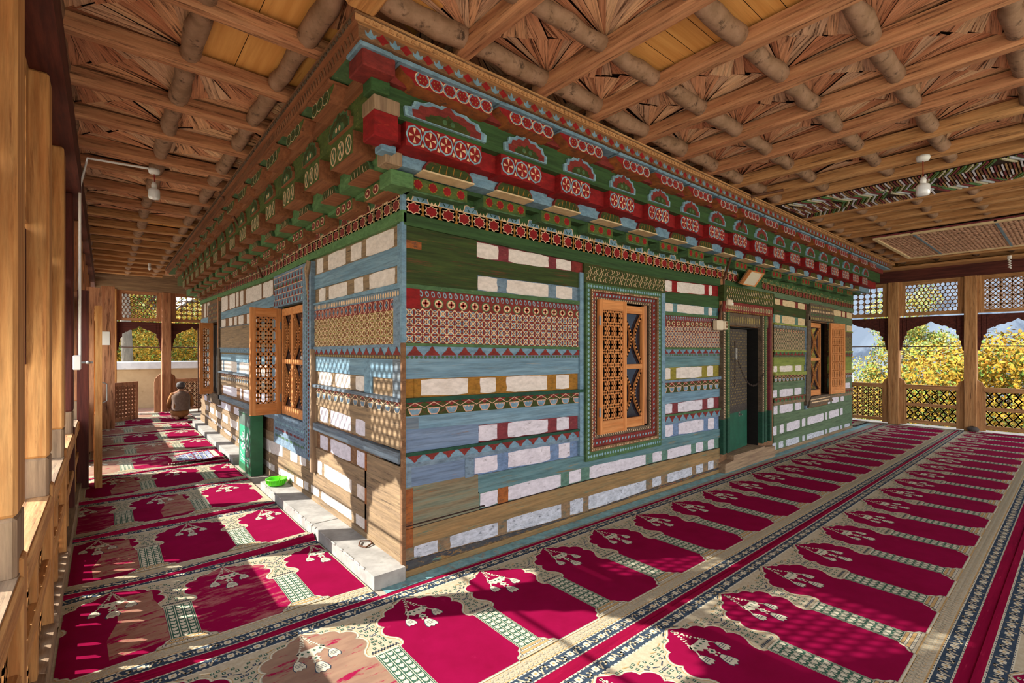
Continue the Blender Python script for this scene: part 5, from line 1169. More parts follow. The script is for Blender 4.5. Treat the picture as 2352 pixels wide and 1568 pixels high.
# ================================================================== POSTS, SCREENS AND RAILINGS
def bay(fr, u0, u1, style_hi, style_lo, name_tail, side, hi=(2.36, 3.11), wood='pine', lowrail=True, cusps=5, rods=True, lo_split=False, darkarch=True, depth=.05):
    """one bay between posts; fr(u, z, d) with d towards the gallery"""
    mx = wood+('_y' if side in ('left', 'far') else '_x'); mz = wood+'_z'; c0, c1 = (u0+u1)/2, 0; W = u1-u0
    def T3(nm, lb, cat, grp): 
        p = fr(c0, 0, 0); return thing(nm, lb, cat, (p[0], p[1], 0), grp)
    # upper screen
    t = T3('transom_screen', 'pierced wooden screen '+name_tail[0], 'screen', 'upper pierced screens')
    b = MB(); z0, z1 = hi; s = .10
    b.prism([(u0, z0), (u0+s, z0), (u0+s, z1), (u0, z1)], fr, -.02, .02, mz); b.prism([(u1-s, z0), (u1, z0), (u1, z1), (u1-s, z1)], fr, -.02, .02, mz)
    b.prism([(u0+s, z0), (u1-s, z0), (u1-s, z0+.07), (u0+s, z0+.07)], fr, -.02, .02, mx); b.prism([(u0+s, z1-.09), (u1-s, z1-.09), (u1-s, z1), (u0+s, z1)], fr, -.02, .02, mx)
    put(b, 'frame', t)
    b = MB(); jali(b, u0+s, u1-s, z0+.07, z1-.09, fr, -.007, .007, mz, style_hi, (.078 if style_hi != 'grid' else .12) if side != 'left' else (.105 if style_hi == 'diamond' else .082), .015 if style_hi == 'grid' or (side == 'left' and style_hi == 'diamond') else .030 if side == 'left' else .017, asp=None if side != 'left' else (1.1 if style_hi == 'diamond' else .85)); put(b, 'lattice', t)
    # cusped arch board
    t = T3('cusped_arch', 'cusped wooden arch board '+name_tail[1], 'arch', 'cusped arches')
    pts = []; zt = z0-.03; n = cusps; ap = zt-.10; sp_ = zt-.72
    prof = [(.0, sp_), (.03, sp_), (.035, sp_+.08), (.05, sp_+.13), (.045, sp_+.19), (.075, sp_+.22), (.075, sp_+.30), (.12, sp_+.34), (.115, sp_+.42), (.16, sp_+.44), (.20, sp_+.47), (.22, sp_+.46), (.25, sp_+.50), (.30, sp_+.52), (.33, sp_+.51), (.37, sp_+.545), (.42, sp_+.555), (.46, sp_+.585), (.5, ap)]
    k_ = W/1.0
    L_ = [(u0+a*W, z) for a, z in prof]; Rr = [(u1-a*W, z) for a, z in prof[::-1]][1:]
    low = L_+Rr
    b = MB()
    for (a, za), (c, zc) in zip(low[:-1], low[1:]):
        if c-a > 1e-5: b.prism([(a, za), (c, zc), (c, zt), (a, zt)], fr, -.018, .012, 'darkred_x' if darkarch else mx)
    put(b, 'board', t)
    if rods:
        b = MB(); b.tube([fr(u0, 1.70, 0), fr(u1, 1.695, 0)], .011, 'rod' if side != 'left' else 'metal'); o = b.build('tie_rod'); tag(o, 'thin tie rod '+name_tail[2], 'rod', 'tie rods between the posts')
    if lowrail:
        t = T3('balustrade', 'pierced wooden balustrade '+name_tail[3], 'balustrade', 'balustrades')
        b = MB(); b.prism([(u0+.09, .79), (u1-.09, .79), (u1-.09, .88), (u0+.09, .88)], fr, -.03, .035, mx); put(b, 'top_rail', t)
        b = MB(); b.prism([(u0+.09, .06), (u1-.09, .06), (u1-.09, .13), (u0+.09, .13)], fr, -.025, .025, mx); put(b, 'bottom_rail', t)
        for sg, uu in ((1, u0), (-1, u1)):
            b = MB(); b.prism([(uu, 0.02), (uu+sg*.12, 0.02), (uu+sg*.12, .88), (uu+sg*.10, .90), (uu+sg*.075, .97), (uu+sg*.03, 1.0), (uu+sg*.0, 1.02)][::sg], fr, -.028, .03, mz); put(b, 'stile', t)
        for (za, zb) in (((.13, .42), (.49, .79)) if lo_split else ((.13, .79),)):
            b = MB(); jali(b, u0+.11, u1-.11, za, zb, fr, -.010, .012, mz, style_lo, .135 if style_lo == 'wave' else .105, .020); put(b, 'lattice', t)
        if lo_split: b = MB(); b.prism([(u0+.11, .42), (u1-.11, .42), (u1-.11, .49), (u0+.11, .49)], fr, -.025, .025, mx); put(b, 'middle_rail', t)
def post(x, y, w_, z0, z1, mt, label, grp):
    t = thing('post', label, 'post', (x, y, 0), grp); b = MB(); b.bbox(x-w_/2, x+w_/2, y-w_/2, y+w_/2, z0, z1, mt, .012); put(b, 'shaft', t); return t
# far right railing, plane x = RXF
FR = lambda u, v, d: (RXF-d, u, v)
fp = [2.75, 1.12, -.44, -1.67, -2.98, -4.3, -5.6]
for k, y in enumerate(fp): post(RXF, y, .19, 0, 3.12, 'honey_z', 'square honey-brown post '+('hidden behind the wall corner at the far right' , 'hidden behind the far wall corner', 'left of the two in the far right railing, nearest the painted wall', 'right of the two in the far right railing', 'beyond the right edge', 'further right', 'last')[k], 'posts of the far right railing')
tails = ['behind the wall corner', 'half hidden by the cornice end', 'in the middle bay of the far right railing', 'in the rightmost bay of the far right railing', 'past the right edge', 'far outside']
sty = [('grid', 'star'), ('grid', 'star'), ('hex', 'wave'), ('tri', 'wave'), ('hex', 'wave'), ('hex', 'wave')]
for k in range(6):
    ext = [('of crossed squares ', 'of honeycomb cells ', 'of triangles and hexagons ')[{'grid': 0, 'hex': 1, 'tri': 2}[sty[k][0]]]]
    bay(FR, fp[k+1]+.095, fp[k]-.095, sty[k][0], sty[k][1], (ext[0]+tails[k], tails[k], tails[k], tails[k]), 'far', wood='honey', lo_split=sty[k][1] == 'wave')
b = MB(); b.box(RXF-.10, RXF+.12, -6.2, 3.2, 3.10, 3.34, 'darkred_y'); tag(b.build('eave_beam'), 'dark red eave beam resting on the far right posts', 'beam')
b = MB(); b.box(RXF-.5, RXF-.08, -6.2, 3.2, 3.34, 3.38, 'honey_y'); b.box(RXF-.1, RXF+.3, -6.2, 3.2, 3.37, 3.56, 'board_light'); tag(b.build('eave_board'), 'pale fascia boards above the dark red eave beam at the far right', 'board')
# end railing of the left gallery, plane y = 12.2
FE = lambda u, v, d: (u, 12.2-d, v)
ep = [-1.52, -.40, .72, 1.9]
for k, x in enumerate(ep): post(x, 12.2, .20 if k else .26, 0, 3.12, 'redwood_z' if k else 'pine_z', ('wide reddish wooden post at the far left end of the gallery', 'square reddish post left of the kneeling man, at the far end', 'square post beyond the far corner of the left wall', 'square post hidden far behind the left wall')[k], 'posts at the far end')
bay(FE, ep[0]+.13, ep[1]-.1, 'hex', 'star', ('of small cells, left one at the far end of the left gallery', 'over the open bay ending the left gallery', 'across the open left bay at the far end', ''), 'end', wood='redwood', lowrail=False)
bay(FE, ep[1]+.1, ep[2]-.1, 'grid', 'star', ('with diagonal crosses, right one at the far end of the left gallery', 'above the kneeling man at the far end', 'above the kneeling man', 'right of the kneeling man at the far end'), 'end', wood='redwood')
b = MB(); b.box(-2.3, 3, 12.1, 12.32, 3.10, 3.56, 'old_x'); tag(b.build('eave_beam'), 'old dark timber beam across the far end of the left gallery', 'beam')
t = thing('doorpost', 'tall narrow carved door jamb standing free left of the kneeling man', 'door jamb', (-.55, 12.1, 0)); b = MB(); b.prism([(-.66, 0), (-.53, 0), (-.53, 1.02), (-.56, 1.0), (-.60, .95), (-.64, .90), (-.66, .82)], FE, .11, .16, 'redwood_z'); put(b, 'jamb', t)
b = MB(); b.tube([(.28, 11.96, 0), (.27, 11.96, 2.2)], .018, 'rod'); tag(b.build('pole'), 'thin dark upright pole beside the far corner of the left wall', 'pole')
# left railing, plane x = RX0
FLr = lambda u, v, d: (RX0-.10+d, u, v)
lp = [-3.1, -1.85, -.60, .65, 1.90, 3.25, 4.55, 5.75, 7.0, 8.3, 9.6, 10.9]
nm = ['behind the camera, farther back', 'just behind the camera', 'filling the left edge of the picture, nearest and widest', 'second from the left edge', 'third from the left edge', 'carrying the white conduit', 'beside the open door leaf', 'just past the open door leaf', 'seventh along the left railing', 'carrying the small white box', 'second last along the left railing', 'last along the left railing']
for k, y in enumerate(lp):
    t = thing('post', 'thick square wooden post '+nm[k]+(', painted dark red' if k in (5, 6) else ''), 'post', (RX0-.1, y, 0), 'posts of the left railing')
    mz = 'darkred_z' if k in (5,) else ('redwood_z' if k in (6,) else 'pine_z' if k < 8 else 'redwood_z')
    b = MB(); b.bbox(RX0-.21, RX0, y-.105, y+.105, 1.02, 3.12, mz, .012); put(b, 'shaft', t)
    b = MB(); b.bbox(RX0-.212, RX0-.002, y-.106, y+.106, .80, 1.02, 'old_z', .012); put(b, 'foot', t, label='grey weathered foot of the post')
    b = MB(); b.bbox(RX0-.05, RX0+.01, y-.05, y+.05, .0, .86, mz, .008); put(b, 'lower_stud', t)
hs = ['hex', 'hex', 'hex', 'hex', 'diamond', 'hex', 'hex', 'grid', 'hex', 'diamond', 'star']
for k in range(len(lp)-1):
    u0, u1 = lp[k]+.105, lp[k+1]-.105; doorbay = k == 6
    tl = 'in the '+('farther bay behind the camera', 'bay just behind the camera', 'nearest bay of the left railing', *[ORD[q]+' nearest bay of the left railing' for q in range(1, 10)])[k]
    bay(FLr, u0, u1, hs[k], 'star', (tl, tl, tl, tl), 'left', hi=(2.28, 3.12), lowrail=False, wood='pine')
    if not doorbay:
        t = thing('balustrade', 'wooden balustrade with wide sill '+tl, 'balustrade', (RX0-.1, (u0+u1)/2, 0), 'balustrades of the left railing'); n0, n1 = lp[k]+.0, lp[k+1]
        b = MB(); b.box(RX0-.30, RX0-.0, n0, n1, .78, .81, 'old_y' if k % 2 else 'honey_y'); put(b, 'sill_board', t, label='sun-bleached sill board'); b = MB(); b.bbox(RX0-.03, RX0+.012, n0+.05, n1-.05, .70, .80, 'pine_y'); put(b, 'top_rail', t)
        b = MB(); b.bbox(RX0-.06, RX0+.005, n0+.05, n1-.05, .38, .45, 'pine_y'); put(b, 'middle_rail', t); b = MB(); b.bbox(RX0-.08, RX0+.03, n0+.05, n1-.05, .0, .09, 'old_y'); put(b, 'bottom_rail', t)
        for (za, zb) in ((.09, .38), (.45, .70)):
            b = MB(); jali(b, n0+.05, n1-.05, za, zb, lambda u, v, d: (RX0-.04+d, u, v), -.01, .01, 'pine_z', 'star' if k > 3 else 'slot', .07, .026); put(b, 'lattice', t)
        b = MB(); b.box(RX0-.055, RX0-.005, (n0+n1)/2-.03, (n0+n1)/2+.03, .0, .72, 'pine_z'); put(b, 'stud', t)
b = MB(); b.box(RX0-.30, RX0+.06, -6, 12.4, 3.12, 3.38, 'darkred_y'); tag(b.build('eave_beam'), 'long dark red eave beam resting on the left posts', 'beam')
# open door leaf in the left railing
t = thing('door_leaf', 'tall narrow wooden door leaf swung open, seen edge on beside the left railing', 'door', (-1.68, 4.2, 0))
b = MB(); b.box(-1.70, -1.64, 4.2, 4.27, .01, 2.12, 'pine_z'); b.box(-1.72, -1.66, 4.85, 4.92, .01, 2.12, 'pine_z'); put(b, 'stile', t)
b = MB(); b.box(-1.71, -1.665, 4.27, 4.85, .01, .85, 'pine_z'); b.box(-1.71, -1.665, 4.27, 4.85, 1.95, 2.12, 'pine_y'); jali(b, 4.27, 4.85, .85, 1.95, lambda u, v, d: (-1.69+d, u, v), -.01, .01, 'pine_z', 'diamond', .09, .03); put(b, 'panel', t)
b = MB(); b.tube([(-1.64, 4.22, 1.0), (-1.60, 4.22, 1.02), (-1.60, 4.22, 1.22), (-1.64, 4.22, 1.24)], .008, 'metal'); put(b, 'handle', t); b = MB(); b.tube([(-1.85, 4.2, 1.47), (-1.72, 4.2, 1.47)], .012, 'metal'); b.blob((-1.76, 4.2, 1.47), (.025, .02, .02), 'metal'); put(b, 'bolt', t)
t = thing('door_jamb', 'dark red door jamb just behind the open door leaf at the left railing', 'door jamb', (-1.8, 4.4, 0)); b = MB(); b.box(-1.86, -1.76, 4.32, 4.42, .0, 2.3, 'darkred_z'); put(b, 'jamb', t)
for k, (y, zz, s_) in enumerate(((6.9, 2.6, 'reaching up behind the open door leaf'), (9.5, 2.9, 'second last before the far end'))):
    t = thing('plank_pier', 'flat reddish plank pier '+s_, 'pier', (-1.7, y, 0)); b = MB(); b.box((-1.84, -1.68)[k], (-1.66, -1.46)[k], y, y+.08, 0, zz, 'redwood_z'); put(b, 'plank', t)
# half door near the far end
t = thing('half_door', 'low pierced half door standing open at the far left end', 'door', (-1.4, 10.7, 0)); hf = rotframe(-1.53, 10.5, .85)
b = MB(); ring(b, hf, (0, .75, .02, .90), (.08, .67, .12, .82), -.02, .02, 'redwood_z'); put(b, 'frame', t); b = MB(); jali(b, .08, .67, .12, .82, hf, -.01, .01, 'redwood_z', 'star', .09, .022); put(b, 'lattice', t)
# white boxes and conduit
t = thing('switch_box', 'small white switch box on the dark red post at the left railing', 'switch', (-1.83, 3.1, 1.5)); b = MB(); b.bbox(-1.85, -1.79, 3.08, 3.16, 1.42, 1.56, 'plastic_white', .008); put(b, 'case', t)
t = thing('paper_notice', 'white paper square fixed to a plank pier far down the left gallery', 'notice', (-1.60, 9.49, 1.85)); b = MB(); b.bbox(-1.66, -1.54, 9.48, 9.502, 1.72, 1.99, 'white_paint', .002); put(b, 'sheet', t)
bx = -1.24; by = 2.9
b = MB(); b.tube([(-1.80, 3.12, 1.55), (-1.80, 3.12, 3.18), (-1.74, 2.93, ZB-.02), (bx, by, ZB-.012)], .011, 'plastic_white'); tag(b.build('conduit'), 'thin white conduit climbing the dark red post and crossing the ceiling to the left lamp', 'pipe')
def pendant(x, y, z, drop, label, s=1.):
    t = thing('pendant_lamp', label, 'lamp', (x, y, z)); b = MB(); b.lathe([(0, .0), (.045*s, 0), (.05*s, -.02), (.042*s, -.045), (0, -.05)], (x, y, z), 'plastic_white'); put(b, 'ceiling_rose', t, True)
    b = MB(); b.tube([(x, y, z-.045), (x+.004, y, z-drop)], .004, 'p_red'); put(b, 'cord', t); b = MB(); b.lathe([(0, 0), (.016*s, 0), (.024*s, -.03), (.022*s, -.06), (0, -.06)], (x, y, z-drop), 'plastic_white'); so = put(b, 'socket', t, True)
    b = MB(); b.lathe([(.022*s, 0), (.046*s, -.012), (.05*s, -.03), (.05*s, -.09), (.042*s, -.11), (0, -.115)], (x, y, z-drop-.06), 'bulb_glass'); bo = put(b, 'bulb', t, True); bo.parent = so; bo.matrix_parent_inverse = so.matrix_parent_inverse.inverted()@bo.matrix_parent_inverse if 0 else Matrix.Identity(4)
pendant(bx, by, ZB-.01, .13, 'small white pendant bulb hanging from the left gallery ceiling at the end of the conduit')
lx_, ly_ = onz(2120, 358, ZB-.0); pendant(lx_, ly_, ZB, .20, 'white pendant bulb hanging on a red cord in front of the herringbone ceiling panel', 1.1)
lx_, ly_ = onz(352, 618, 3.36)
t = thing('ceiling_bulb', 'tiny spiral bulb under the dark eave at the far right', 'lamp', (10.9, -2.26, 3.2)); b = MB(); b.tube([(10.9+.018*math.cos(k*.9), -2.26+.018*math.sin(k*.9), 3.26-k*.006) for k in range(28)], .009, 'plastic_white'); put(b, 'spiral_tube', t, True); b = MB(); b.lathe([(0, .06), (.03, .06), (.03, 0), (0, 0)], (10.9, -2.26, 3.27), 'plastic_white'); put(b, 'socket', t)
t = thing('ceiling_bulb', 'tiny white bulb under the last beams at the far end of the left gallery', 'lamp', (-.9, 9.5, 3.35)); b = MB(); b.blob((-.9, 9.5, 3.34), (.03, .03, .05), 'bulb_glass'); put(b, 'bulb', t, True); b = MB(); b.lathe([(0, .05), (.025, .05), (.025, 0), (0, 0)], (-.9, 9.5, 3.38), 'plastic_white'); put(b, 'socket', t)
# brown drop pipes
b = MB(); p1 = (4.16, -.61, 3.41); p2 = (4.60, -.06, 2.55); b.tube([(4.3, -.9, 3.44), p1, (4.35, -.36, 3.0), p2, (4.62, -.05, 2.35), (4.50, -.04, 1.98)], .016, 'rod'); tag(b.build('cable_pipe'), 'dark brown pipe slanting down from the right cornice to the wall box', 'pipe')
b = MB(); b.box(4.56, 4.63, -.05, -.02, 1.98, 2.55, 'redwood_z'); tag(b.build('wall_batten'), 'rough brown batten on the right wall beside the carved door frame', 'batten')
b = MB(); b.tube([(-.62, 3.22, 3.41), (-.30, 3.50, 2.98), (-.05, 3.80, 2.56)], .014, 'rod'); tag(b.build('cable_pipe'), 'dark brown pipe slanting down across the left cornice', 'pipe')
b = MB(); b.tube([(-.06, 1.88, 2.50), (-.07, 1.90, 2.42), (-.06, 1.94, 2.36), (-.05, 1.95, 2.22), (-.04, 1.945, 2.0)], [.026, .03, .022, .014, .012], 'old_z'); tag(b.build('wooden_peg'), 'crooked dark wooden peg above the left wall window', 'peg')
t = thing('junction_box', 'cream electrical box at the end of the brown pipe, left of the carved door frame', 'electrical box', (4.5, -.05, 1.94)); b = MB(); b.bbox(4.36, 4.52, -.10, -.03, 1.87, 2.0, 'plastic_cream', .01); put(b, 'case', t); b = MB(); b.bbox(4.52, 4.60, -.12, -.03, 1.88, 1.99, 'plastic_cream', .01); b.box(4.535, 4.585, -.123, -.118, 1.90, 1.93, 'p_brown'); b.box(4.535, 4.585, -.123, -.118, 1.945, 1.975, 'p_brown'); put(b, 'socket', t)
t = thing('switch_box', 'small pinkish box on the carved door frame above the cream electrical box', 'switch', (4.65, -.1, 2.25)); b = MB(); b.bbox(4.62, 4.75, -.12, -.07, 2.20, 2.28, 'plastic_cream', .01); put(b, 'case', t); b = MB(); b.box(4.70, 4.74, -.125, -.12, 2.215, 2.235, 'white_paint'); put(b, 'toggle', t)
# mirror-faced flood lamp
t = thing('flood_lamp', 'flat rectangular lamp with a silver rippled face tilted under the cornice above the door', 'lamp', (5.2, -.15, 2.6))
def lf_(u, v, d): c_, s_ = math.cos(.62), math.sin(.62); return (5.21+u, -.13-(v*s_+d*c_), 2.60+v*c_-d*s_*1)
lf2 = lambda u, v, d: (5.21+u+v*.4, -.17-v*.42-d*.85, 2.60+v*.85-d*.42)
b = MB(); ring(b, lf2, (-.20, .20, -.11, .11), (-.185, .185, -.095, .095), -.03, .015, 'shutter_x'); b.prism([(-.2, -.11), (.2, -.11), (.2, .11), (-.2, .11)], lf2, -.05, -.03, 'p_brown'); put(b, 'housing', t); b = MB(); b.prism([(-.185, -.095), (.185, -.095), (.185, .095), (-.185, .095)], lf2, -.03, -.0, 'mirror'); put(b, 'reflector', t)

# ================================================================== DONATION BOX, BASKET
t = thing('donation_box', 'tall green steel donation box with white script standing against the left wall', 'box', (-.13, 4.0, .0))
b = MB(); b.bbox(-.20, -.055, 3.72, 4.43, .0, .775, 'steel_green', .006); put(b, 'body', t); b = MB(); b.bbox(-.21, -.05, 3.71, 4.44, .775, .79, 'steel_grey', .003); put(b, 'lid', t)
SG = lambda u, v, d: (-.201-d, 4.40-u*1.05, v-.03)
b = MB(); b.rect(.0, .62, .13, .79, SG, .001, 'steel_grey'); b.rect(.05, .56, .13, .64, SG, .002, 'steel_sign'); sgn = put(b, 'sign_panel', t)
b = MB()
# white nastaliq-like lettering (two words and a tail), as painted on the box
for st in ([(.12, .47), (.16, .44), (.21, .44), (.25, .47), (.27, .52), (.24, .55), (.21, .52), (.24, .48)], [(.27, .48), (.33, .46), (.38, .47), (.42, .50)], [(.30, .50), (.30, .58)], [(.42, .50), (.47, .47), (.47, .55)],
           [(.14, .36), (.18, .33), (.24, .33), (.30, .35), (.34, .39)], [(.34, .36), (.40, .33), (.46, .34), (.50, .38), (.46, .40)], [(.22, .38), (.26, .41)], [(.38, .41), (.42, .43)],
           [(.10, .28), (.16, .24), (.24, .24)], [(.12, .21), (.30, .20), (.50, .21)], [(.12, .18), (.50, .18)]): b.stroke(st, .026 if st[0][1] > .3 else .010, SG, .003, 'white_paint')
for c in ((.2, .40), (.36, .44), (.44, .30), (.3, .30)): b.disc(*c, .012, SG, .0032, 'white_paint', 6)
b.build('lettering', sgn)['label'] = 'white script lettering'; b = MB(); b.bbox(-.23, -.20, 3.80, 3.86, .24, .32, 'metal', .004); b.tube([(-.215, 3.81, .32), (-.215, 3.81, .36), (-.215, 3.85, .36), (-.215, 3.85, .32)], .006, 'metal'); put(b, 'padlock', t)
t = thing('basket', 'lime green plastic basket on the concrete ledge', 'basket', (-.15, 2.72, .104)); b = MB(); c = (-.15, 2.72, .108)
prof = [(0, .002), (.085, .0), (.088, .008), (.10, .06), (.112, .062), (.112, .07), (.098, .068), (.082, .012), (0, .012)]; b.lathe(prof, c, 'lime', 24); put(b, 'bowl', t, True)
b = MB()
for k in range(24): a = k*math.pi/12; b.tube([(c[0]+.098*math.cos(a), c[1]+.098*math.sin(a), c[2]+.02), (c[0]+.108*math.cos(a), c[1]+.108*math.sin(a), c[2]+.066)], .004, 'lime', 5)
put(b, 'rib', t)
b = MB(); b.tube([(-.10, .42, .106), (-.04, .45, .112), (-.02, .52, .108), (-.09, .55, .114), (-.13, .48, .11), (-.10, .42, .106)], .006, 'rod'); tag(b.build('wire_scrap'), 'bent scrap of wire lying on the concrete ledge near its front end', 'wire')
b = MB(); b.blob((-1.2, 11.5, .07), (.10, .07, .05), 'wool', 10, 6, lambda t_, p: 1+.2*math.sin(3*p)); tag(b.build('cloth_bundle', smooth=True), 'small dark bundle on the floor by the low half door', 'bundle')
b = MB(); b.blob((RXF-.18, -1.72, .06), (.10, .09, .05), 'wool', 10, 6, lambda t_, p: 1+.2*math.sin(2*p)); tag(b.build('shoe_pile', smooth=True), 'small dark bundle at the foot of the right post in the far right railing', 'bundle')

# ================================================================== KNEELING MAN (seen from behind)
def skin(name, nodes, edges, mt, parent=None, sub=2, root=0):
    me = bpy.data.meshes.new(name); me.from_pydata([n_[:3] for n_ in nodes], edges, []); o = bpy.data.objects.new(name, me); COL.objects.link(o)
    me.materials.append(MATS[mt]); md = o.modifiers.new('skin', 'SKIN'); md.use_smooth_shade = True
    for i, v in enumerate(me.skin_vertices[0].data):
        r = nodes[i][3]; v.radius = r if isinstance(r, tuple) else (r, r); v.use_root = i == root
    s = o.modifiers.new('sub', 'SUBSURF'); s.levels = sub; s.render_levels = sub
    if parent: o.parent = parent
    return o
per = thing('person', 'person in brown vest and dark cap kneeling on carpets at the far end', 'person', (-.27, 10.35, .035))
# local coordinates: x right, y forward (away), z up
nodes = [(0, .02, .20, (.13, .11)), (0, .03, .32, (.12, .10)), (0, .03, .46, (.13, .10)), (0, .02, .57, (.12, .09)), (0, .03, .645, (.052, .052)), (0, .045, .70, .05), (0, .055, .77, (.068, .08)), (0, .06, .82, (.058, .07)),
         (-.145, .03, .565, .052), (-.20, .04, .43, .042), (-.22, .12, .30, .036), (-.16, .24, .235, .027), (.145, .03, .565, .052), (.20, .04, .43, .042), (.22, .12, .30, .036), (.16, .24, .235, .027),
         (-.09, .12, .16, .085), (-.12, .42, .13, .07), (-.11, .30, .05, .05), (-.09, -.02, .05, .042), (-.08, -.14, .045, .033), (.09, .12, .16, .085), (.12, .42, .13, .07), (.11, .30, .05, .05), (.09, -.02, .05, .042), (.08, -.14, .045, .033)]
edges = [(0, 1), (1, 2), (2, 3), (3, 4), (4, 5), (5, 6), (6, 7), (3, 8), (8, 9), (9, 10), (10, 11), (3, 12), (12, 13), (13, 14), (14, 15), (0, 16), (16, 17), (17, 18), (18, 19), (19, 20), (0, 21), (21, 22), (22, 23), (23, 24), (24, 25)]
skin('body', nodes, edges, 'skin', per)
skin('shirt', [(0, .0, .13, (.175, .15)), (0, .02, .24, (.155, .13)), (0, .03, .46, (.14, .105)), (0, .02, .565, (.13, .095)), (-.155, .03, .565, .063), (-.205, .04, .43, .054), (-.23, .12, .30, .048), (-.18, .22, .245, .040), (.155, .03, .565, .063), (.205, .04, .43, .054), (.23, .12, .30, .048), (.18, .22, .245, .040), (-.10, -.10, .06, (.075, .055)), (.10, -.10, .06, (.075, .055)), (-.12, .3, .15, .085), (.12, .3, .15, .085)],
     [(0, 1), (1, 2), (2, 3), (3, 4), (4, 5), (5, 6), (6, 7), (3, 8), (8, 9), (9, 10), (10, 11), (0, 12), (0, 13), (0, 14), (0, 15)], 'kameez', per)
b = MB(); rings = []
for z, rx, ry, oy in ((.205, .185, .165, .0), (.215, .190, .168, .0), (.26, .182, .155, .01), (.31, .176, .145, .015), (.40, .182, .140, .02), (.49, .190, .130, .02), (.55, .185, .118, .02), (.585, .155, .100, .025), (.612, .105, .080, .03), (.632, .072, .068, .035), (.645, .066, .064, .035)):
    rings.append([(rx*(abs(math.cos(t))**.8)*(1 if math.cos(t) > 0 else -1)*(1+.02*math.sin(5*t+z*30)), oy+ry*math.sin(t), z+.006*math.sin(3*t+z*20)) for t in [2*math.pi*k/28 for k in range(28)]])
b.mesh([p for r in rings for p in r], [(i*28+k, i*28+(k+1) % 28, (i+1)*28+(k+1) % 28, (i+1)*28+k) for i in range(len(rings)-1) for k in range(28)], 'vest'); b.build('vest', per, True)
b = MB(); c = (0, .055, .80)
b.blob((0, .055, .745), (.072, .082, .085), 'skin', 16, 12, lambda t_, p: 1-.08*max(0, math.cos(t_))*0)
for s in (-1, 1): b.blob((s*.076, .05, .745), (.012, .02, .028), 'skin', 8, 6); b.blob((s*.028, .125, .755), (.011, .010, .007), 'white_paint', 6, 4)
b.blob((0, .142, .735), (.012, .02, .022), 'skin', 8, 6); b.blob((0, .130, .698), (.024, .010, .007), 'kameez', 8, 4)
hd = b.build('head', per, True)
b = MB(); b.blob((0, .05, .735), (.078, .078, .07), 'hair', 16, 8); b.build('hair', per, True); b = MB(); b.blob((0, .052, .785), (.088, .096, .072), 'wool', 18, 10, lambda t_, p: 1+.03*math.sin(6*p)); b.lathe([(.083, -.03), (.092, -.028), (.093, .0), (.086, .006)], (0, .052, .765), 'wool', 18); b.build('cap', per, True)
for s in (-1, 1):
    nd = [(s*.165, .24, .235, .026), (s*.14, .285, .225, (.034, .016))]; ed = [(0, 1)]
    for q, (dx, L_) in enumerate(((-.026, .052), (-.009, .066), (.009, .072), (.026, .062))):
        i = len(nd); nd += [(s*.14+dx, .31, .225, .0095), (s*.135+dx*1.15, .31+L_*.5, .218, .009), (s*.13+dx*1.2, .31+L_, .200, .0075)]; ed += [(1, i), (i, i+1), (i+1, i+2)]
    i = len(nd); nd += [(s*.14-s*.036, .275, .222, .010), (s*.14-s*.055, .31, .212, .009)]; ed += [(1, i), (i, i+1)]
    skin('hand', nd, ed, 'skin', per, 2)
    b = MB(); b.blob((s*.085, -.18, .035), (.042, .075, .030), 'skin', 10, 8); b.build('foot', per, True)

# ================================================================== OUTSIDE
b = MB(); b.box(-4.2, 6, 14.2, 14.5, -.6, 1.10, 'mud'); b.bbox(-4.25, 6.05, 14.14, 14.56, 1.08, 1.30, 'whitewash', .02); tag(b.build('parapet_wall'), 'plastered tan garden wall with whitewashed coping beyond the far end railing', 'wall')
b = MB(); b.box(-2.3, 3, 12.72, 14.1, -.12, -.02, 'cp_pale'); tag(b.build('porch_mat'), 'faded reddish matting on the step outside the open left bay', 'mat')
def foliage(n, leafs, spread, sz, seed):
    q = random.Random(seed); b = MB(); cl = []
    for i in range(48):
        while True:
            p = Vector((q.uniform(-1, 1), q.uniform(-1, 1), q.uniform(-1, 1)))
            if .25 < p.length < 1: break
        cl.append((Vector((p.x*spread[0], p.y*spread[1], p.z*spread[2])), q.uniform(.22, .42)*min(spread)))
    for i in range(n):
        c, r = q.choice(cl); d = Vector((q.gauss(0, 1), q.gauss(0, 1), q.gauss(0, 1))); d.normalize(); p = c+d*r*q.uniform(.5, 1.1)
        nrm = (d+Vector((q.gauss(0, .6), q.gauss(0, .6), q.gauss(0, .6)))).normalized(); a = nrm.orthogonal().normalized(); bb = nrm.cross(a); t = q.uniform(0, 6.28); a, bb = a*math.cos(t)+bb*math.sin(t), bb*math.cos(t)-a*math.sin(t); s = sz*q.uniform(.6, 1.3)
        b.face([p-a*s, p+bb*s*.45, p+a*s, p-bb*s*.45], leafs[int(q.random()**1.4*len(leafs))])
    return b
def tree_proto(kind, leafs, spread, n, sz, th_, seed, label):
    t = thing(kind, label, 'tree', (0, 0, 0), 'trees outside'); f_ = foliage(n, leafs, spread, sz, seed)
    f_.V = [(x, y, z+th_) for x, y, z in f_.V]; f_.build('foliage', t)
    b = MB(); q = random.Random(seed+5); b.tube([(0, 0, -1), (.05, .03, th_*.4), (-.05, .06, th_*.8), (0, 0, th_+spread[2]*.4)], [.16, .13, .10, .05], 'trunk', 10)
    for k in range(7):
        a = k*.9; z0 = th_*(.35+.09*k); b.tube([(0, 0, z0), (math.cos(a)*spread[0]*.35, math.sin(a)*spread[1]*.35, z0+spread[2]*.35), (math.cos(a+.3)*spread[0]*.7, math.sin(a+.3)*spread[1]*.7, z0+spread[2]*.7)], [.06, .04, .015], 'trunk', 6)
    b.build('trunk', t, True); return t
Y_ = ['leaf_yellow', 'leaf_gold', 'leaf_green']
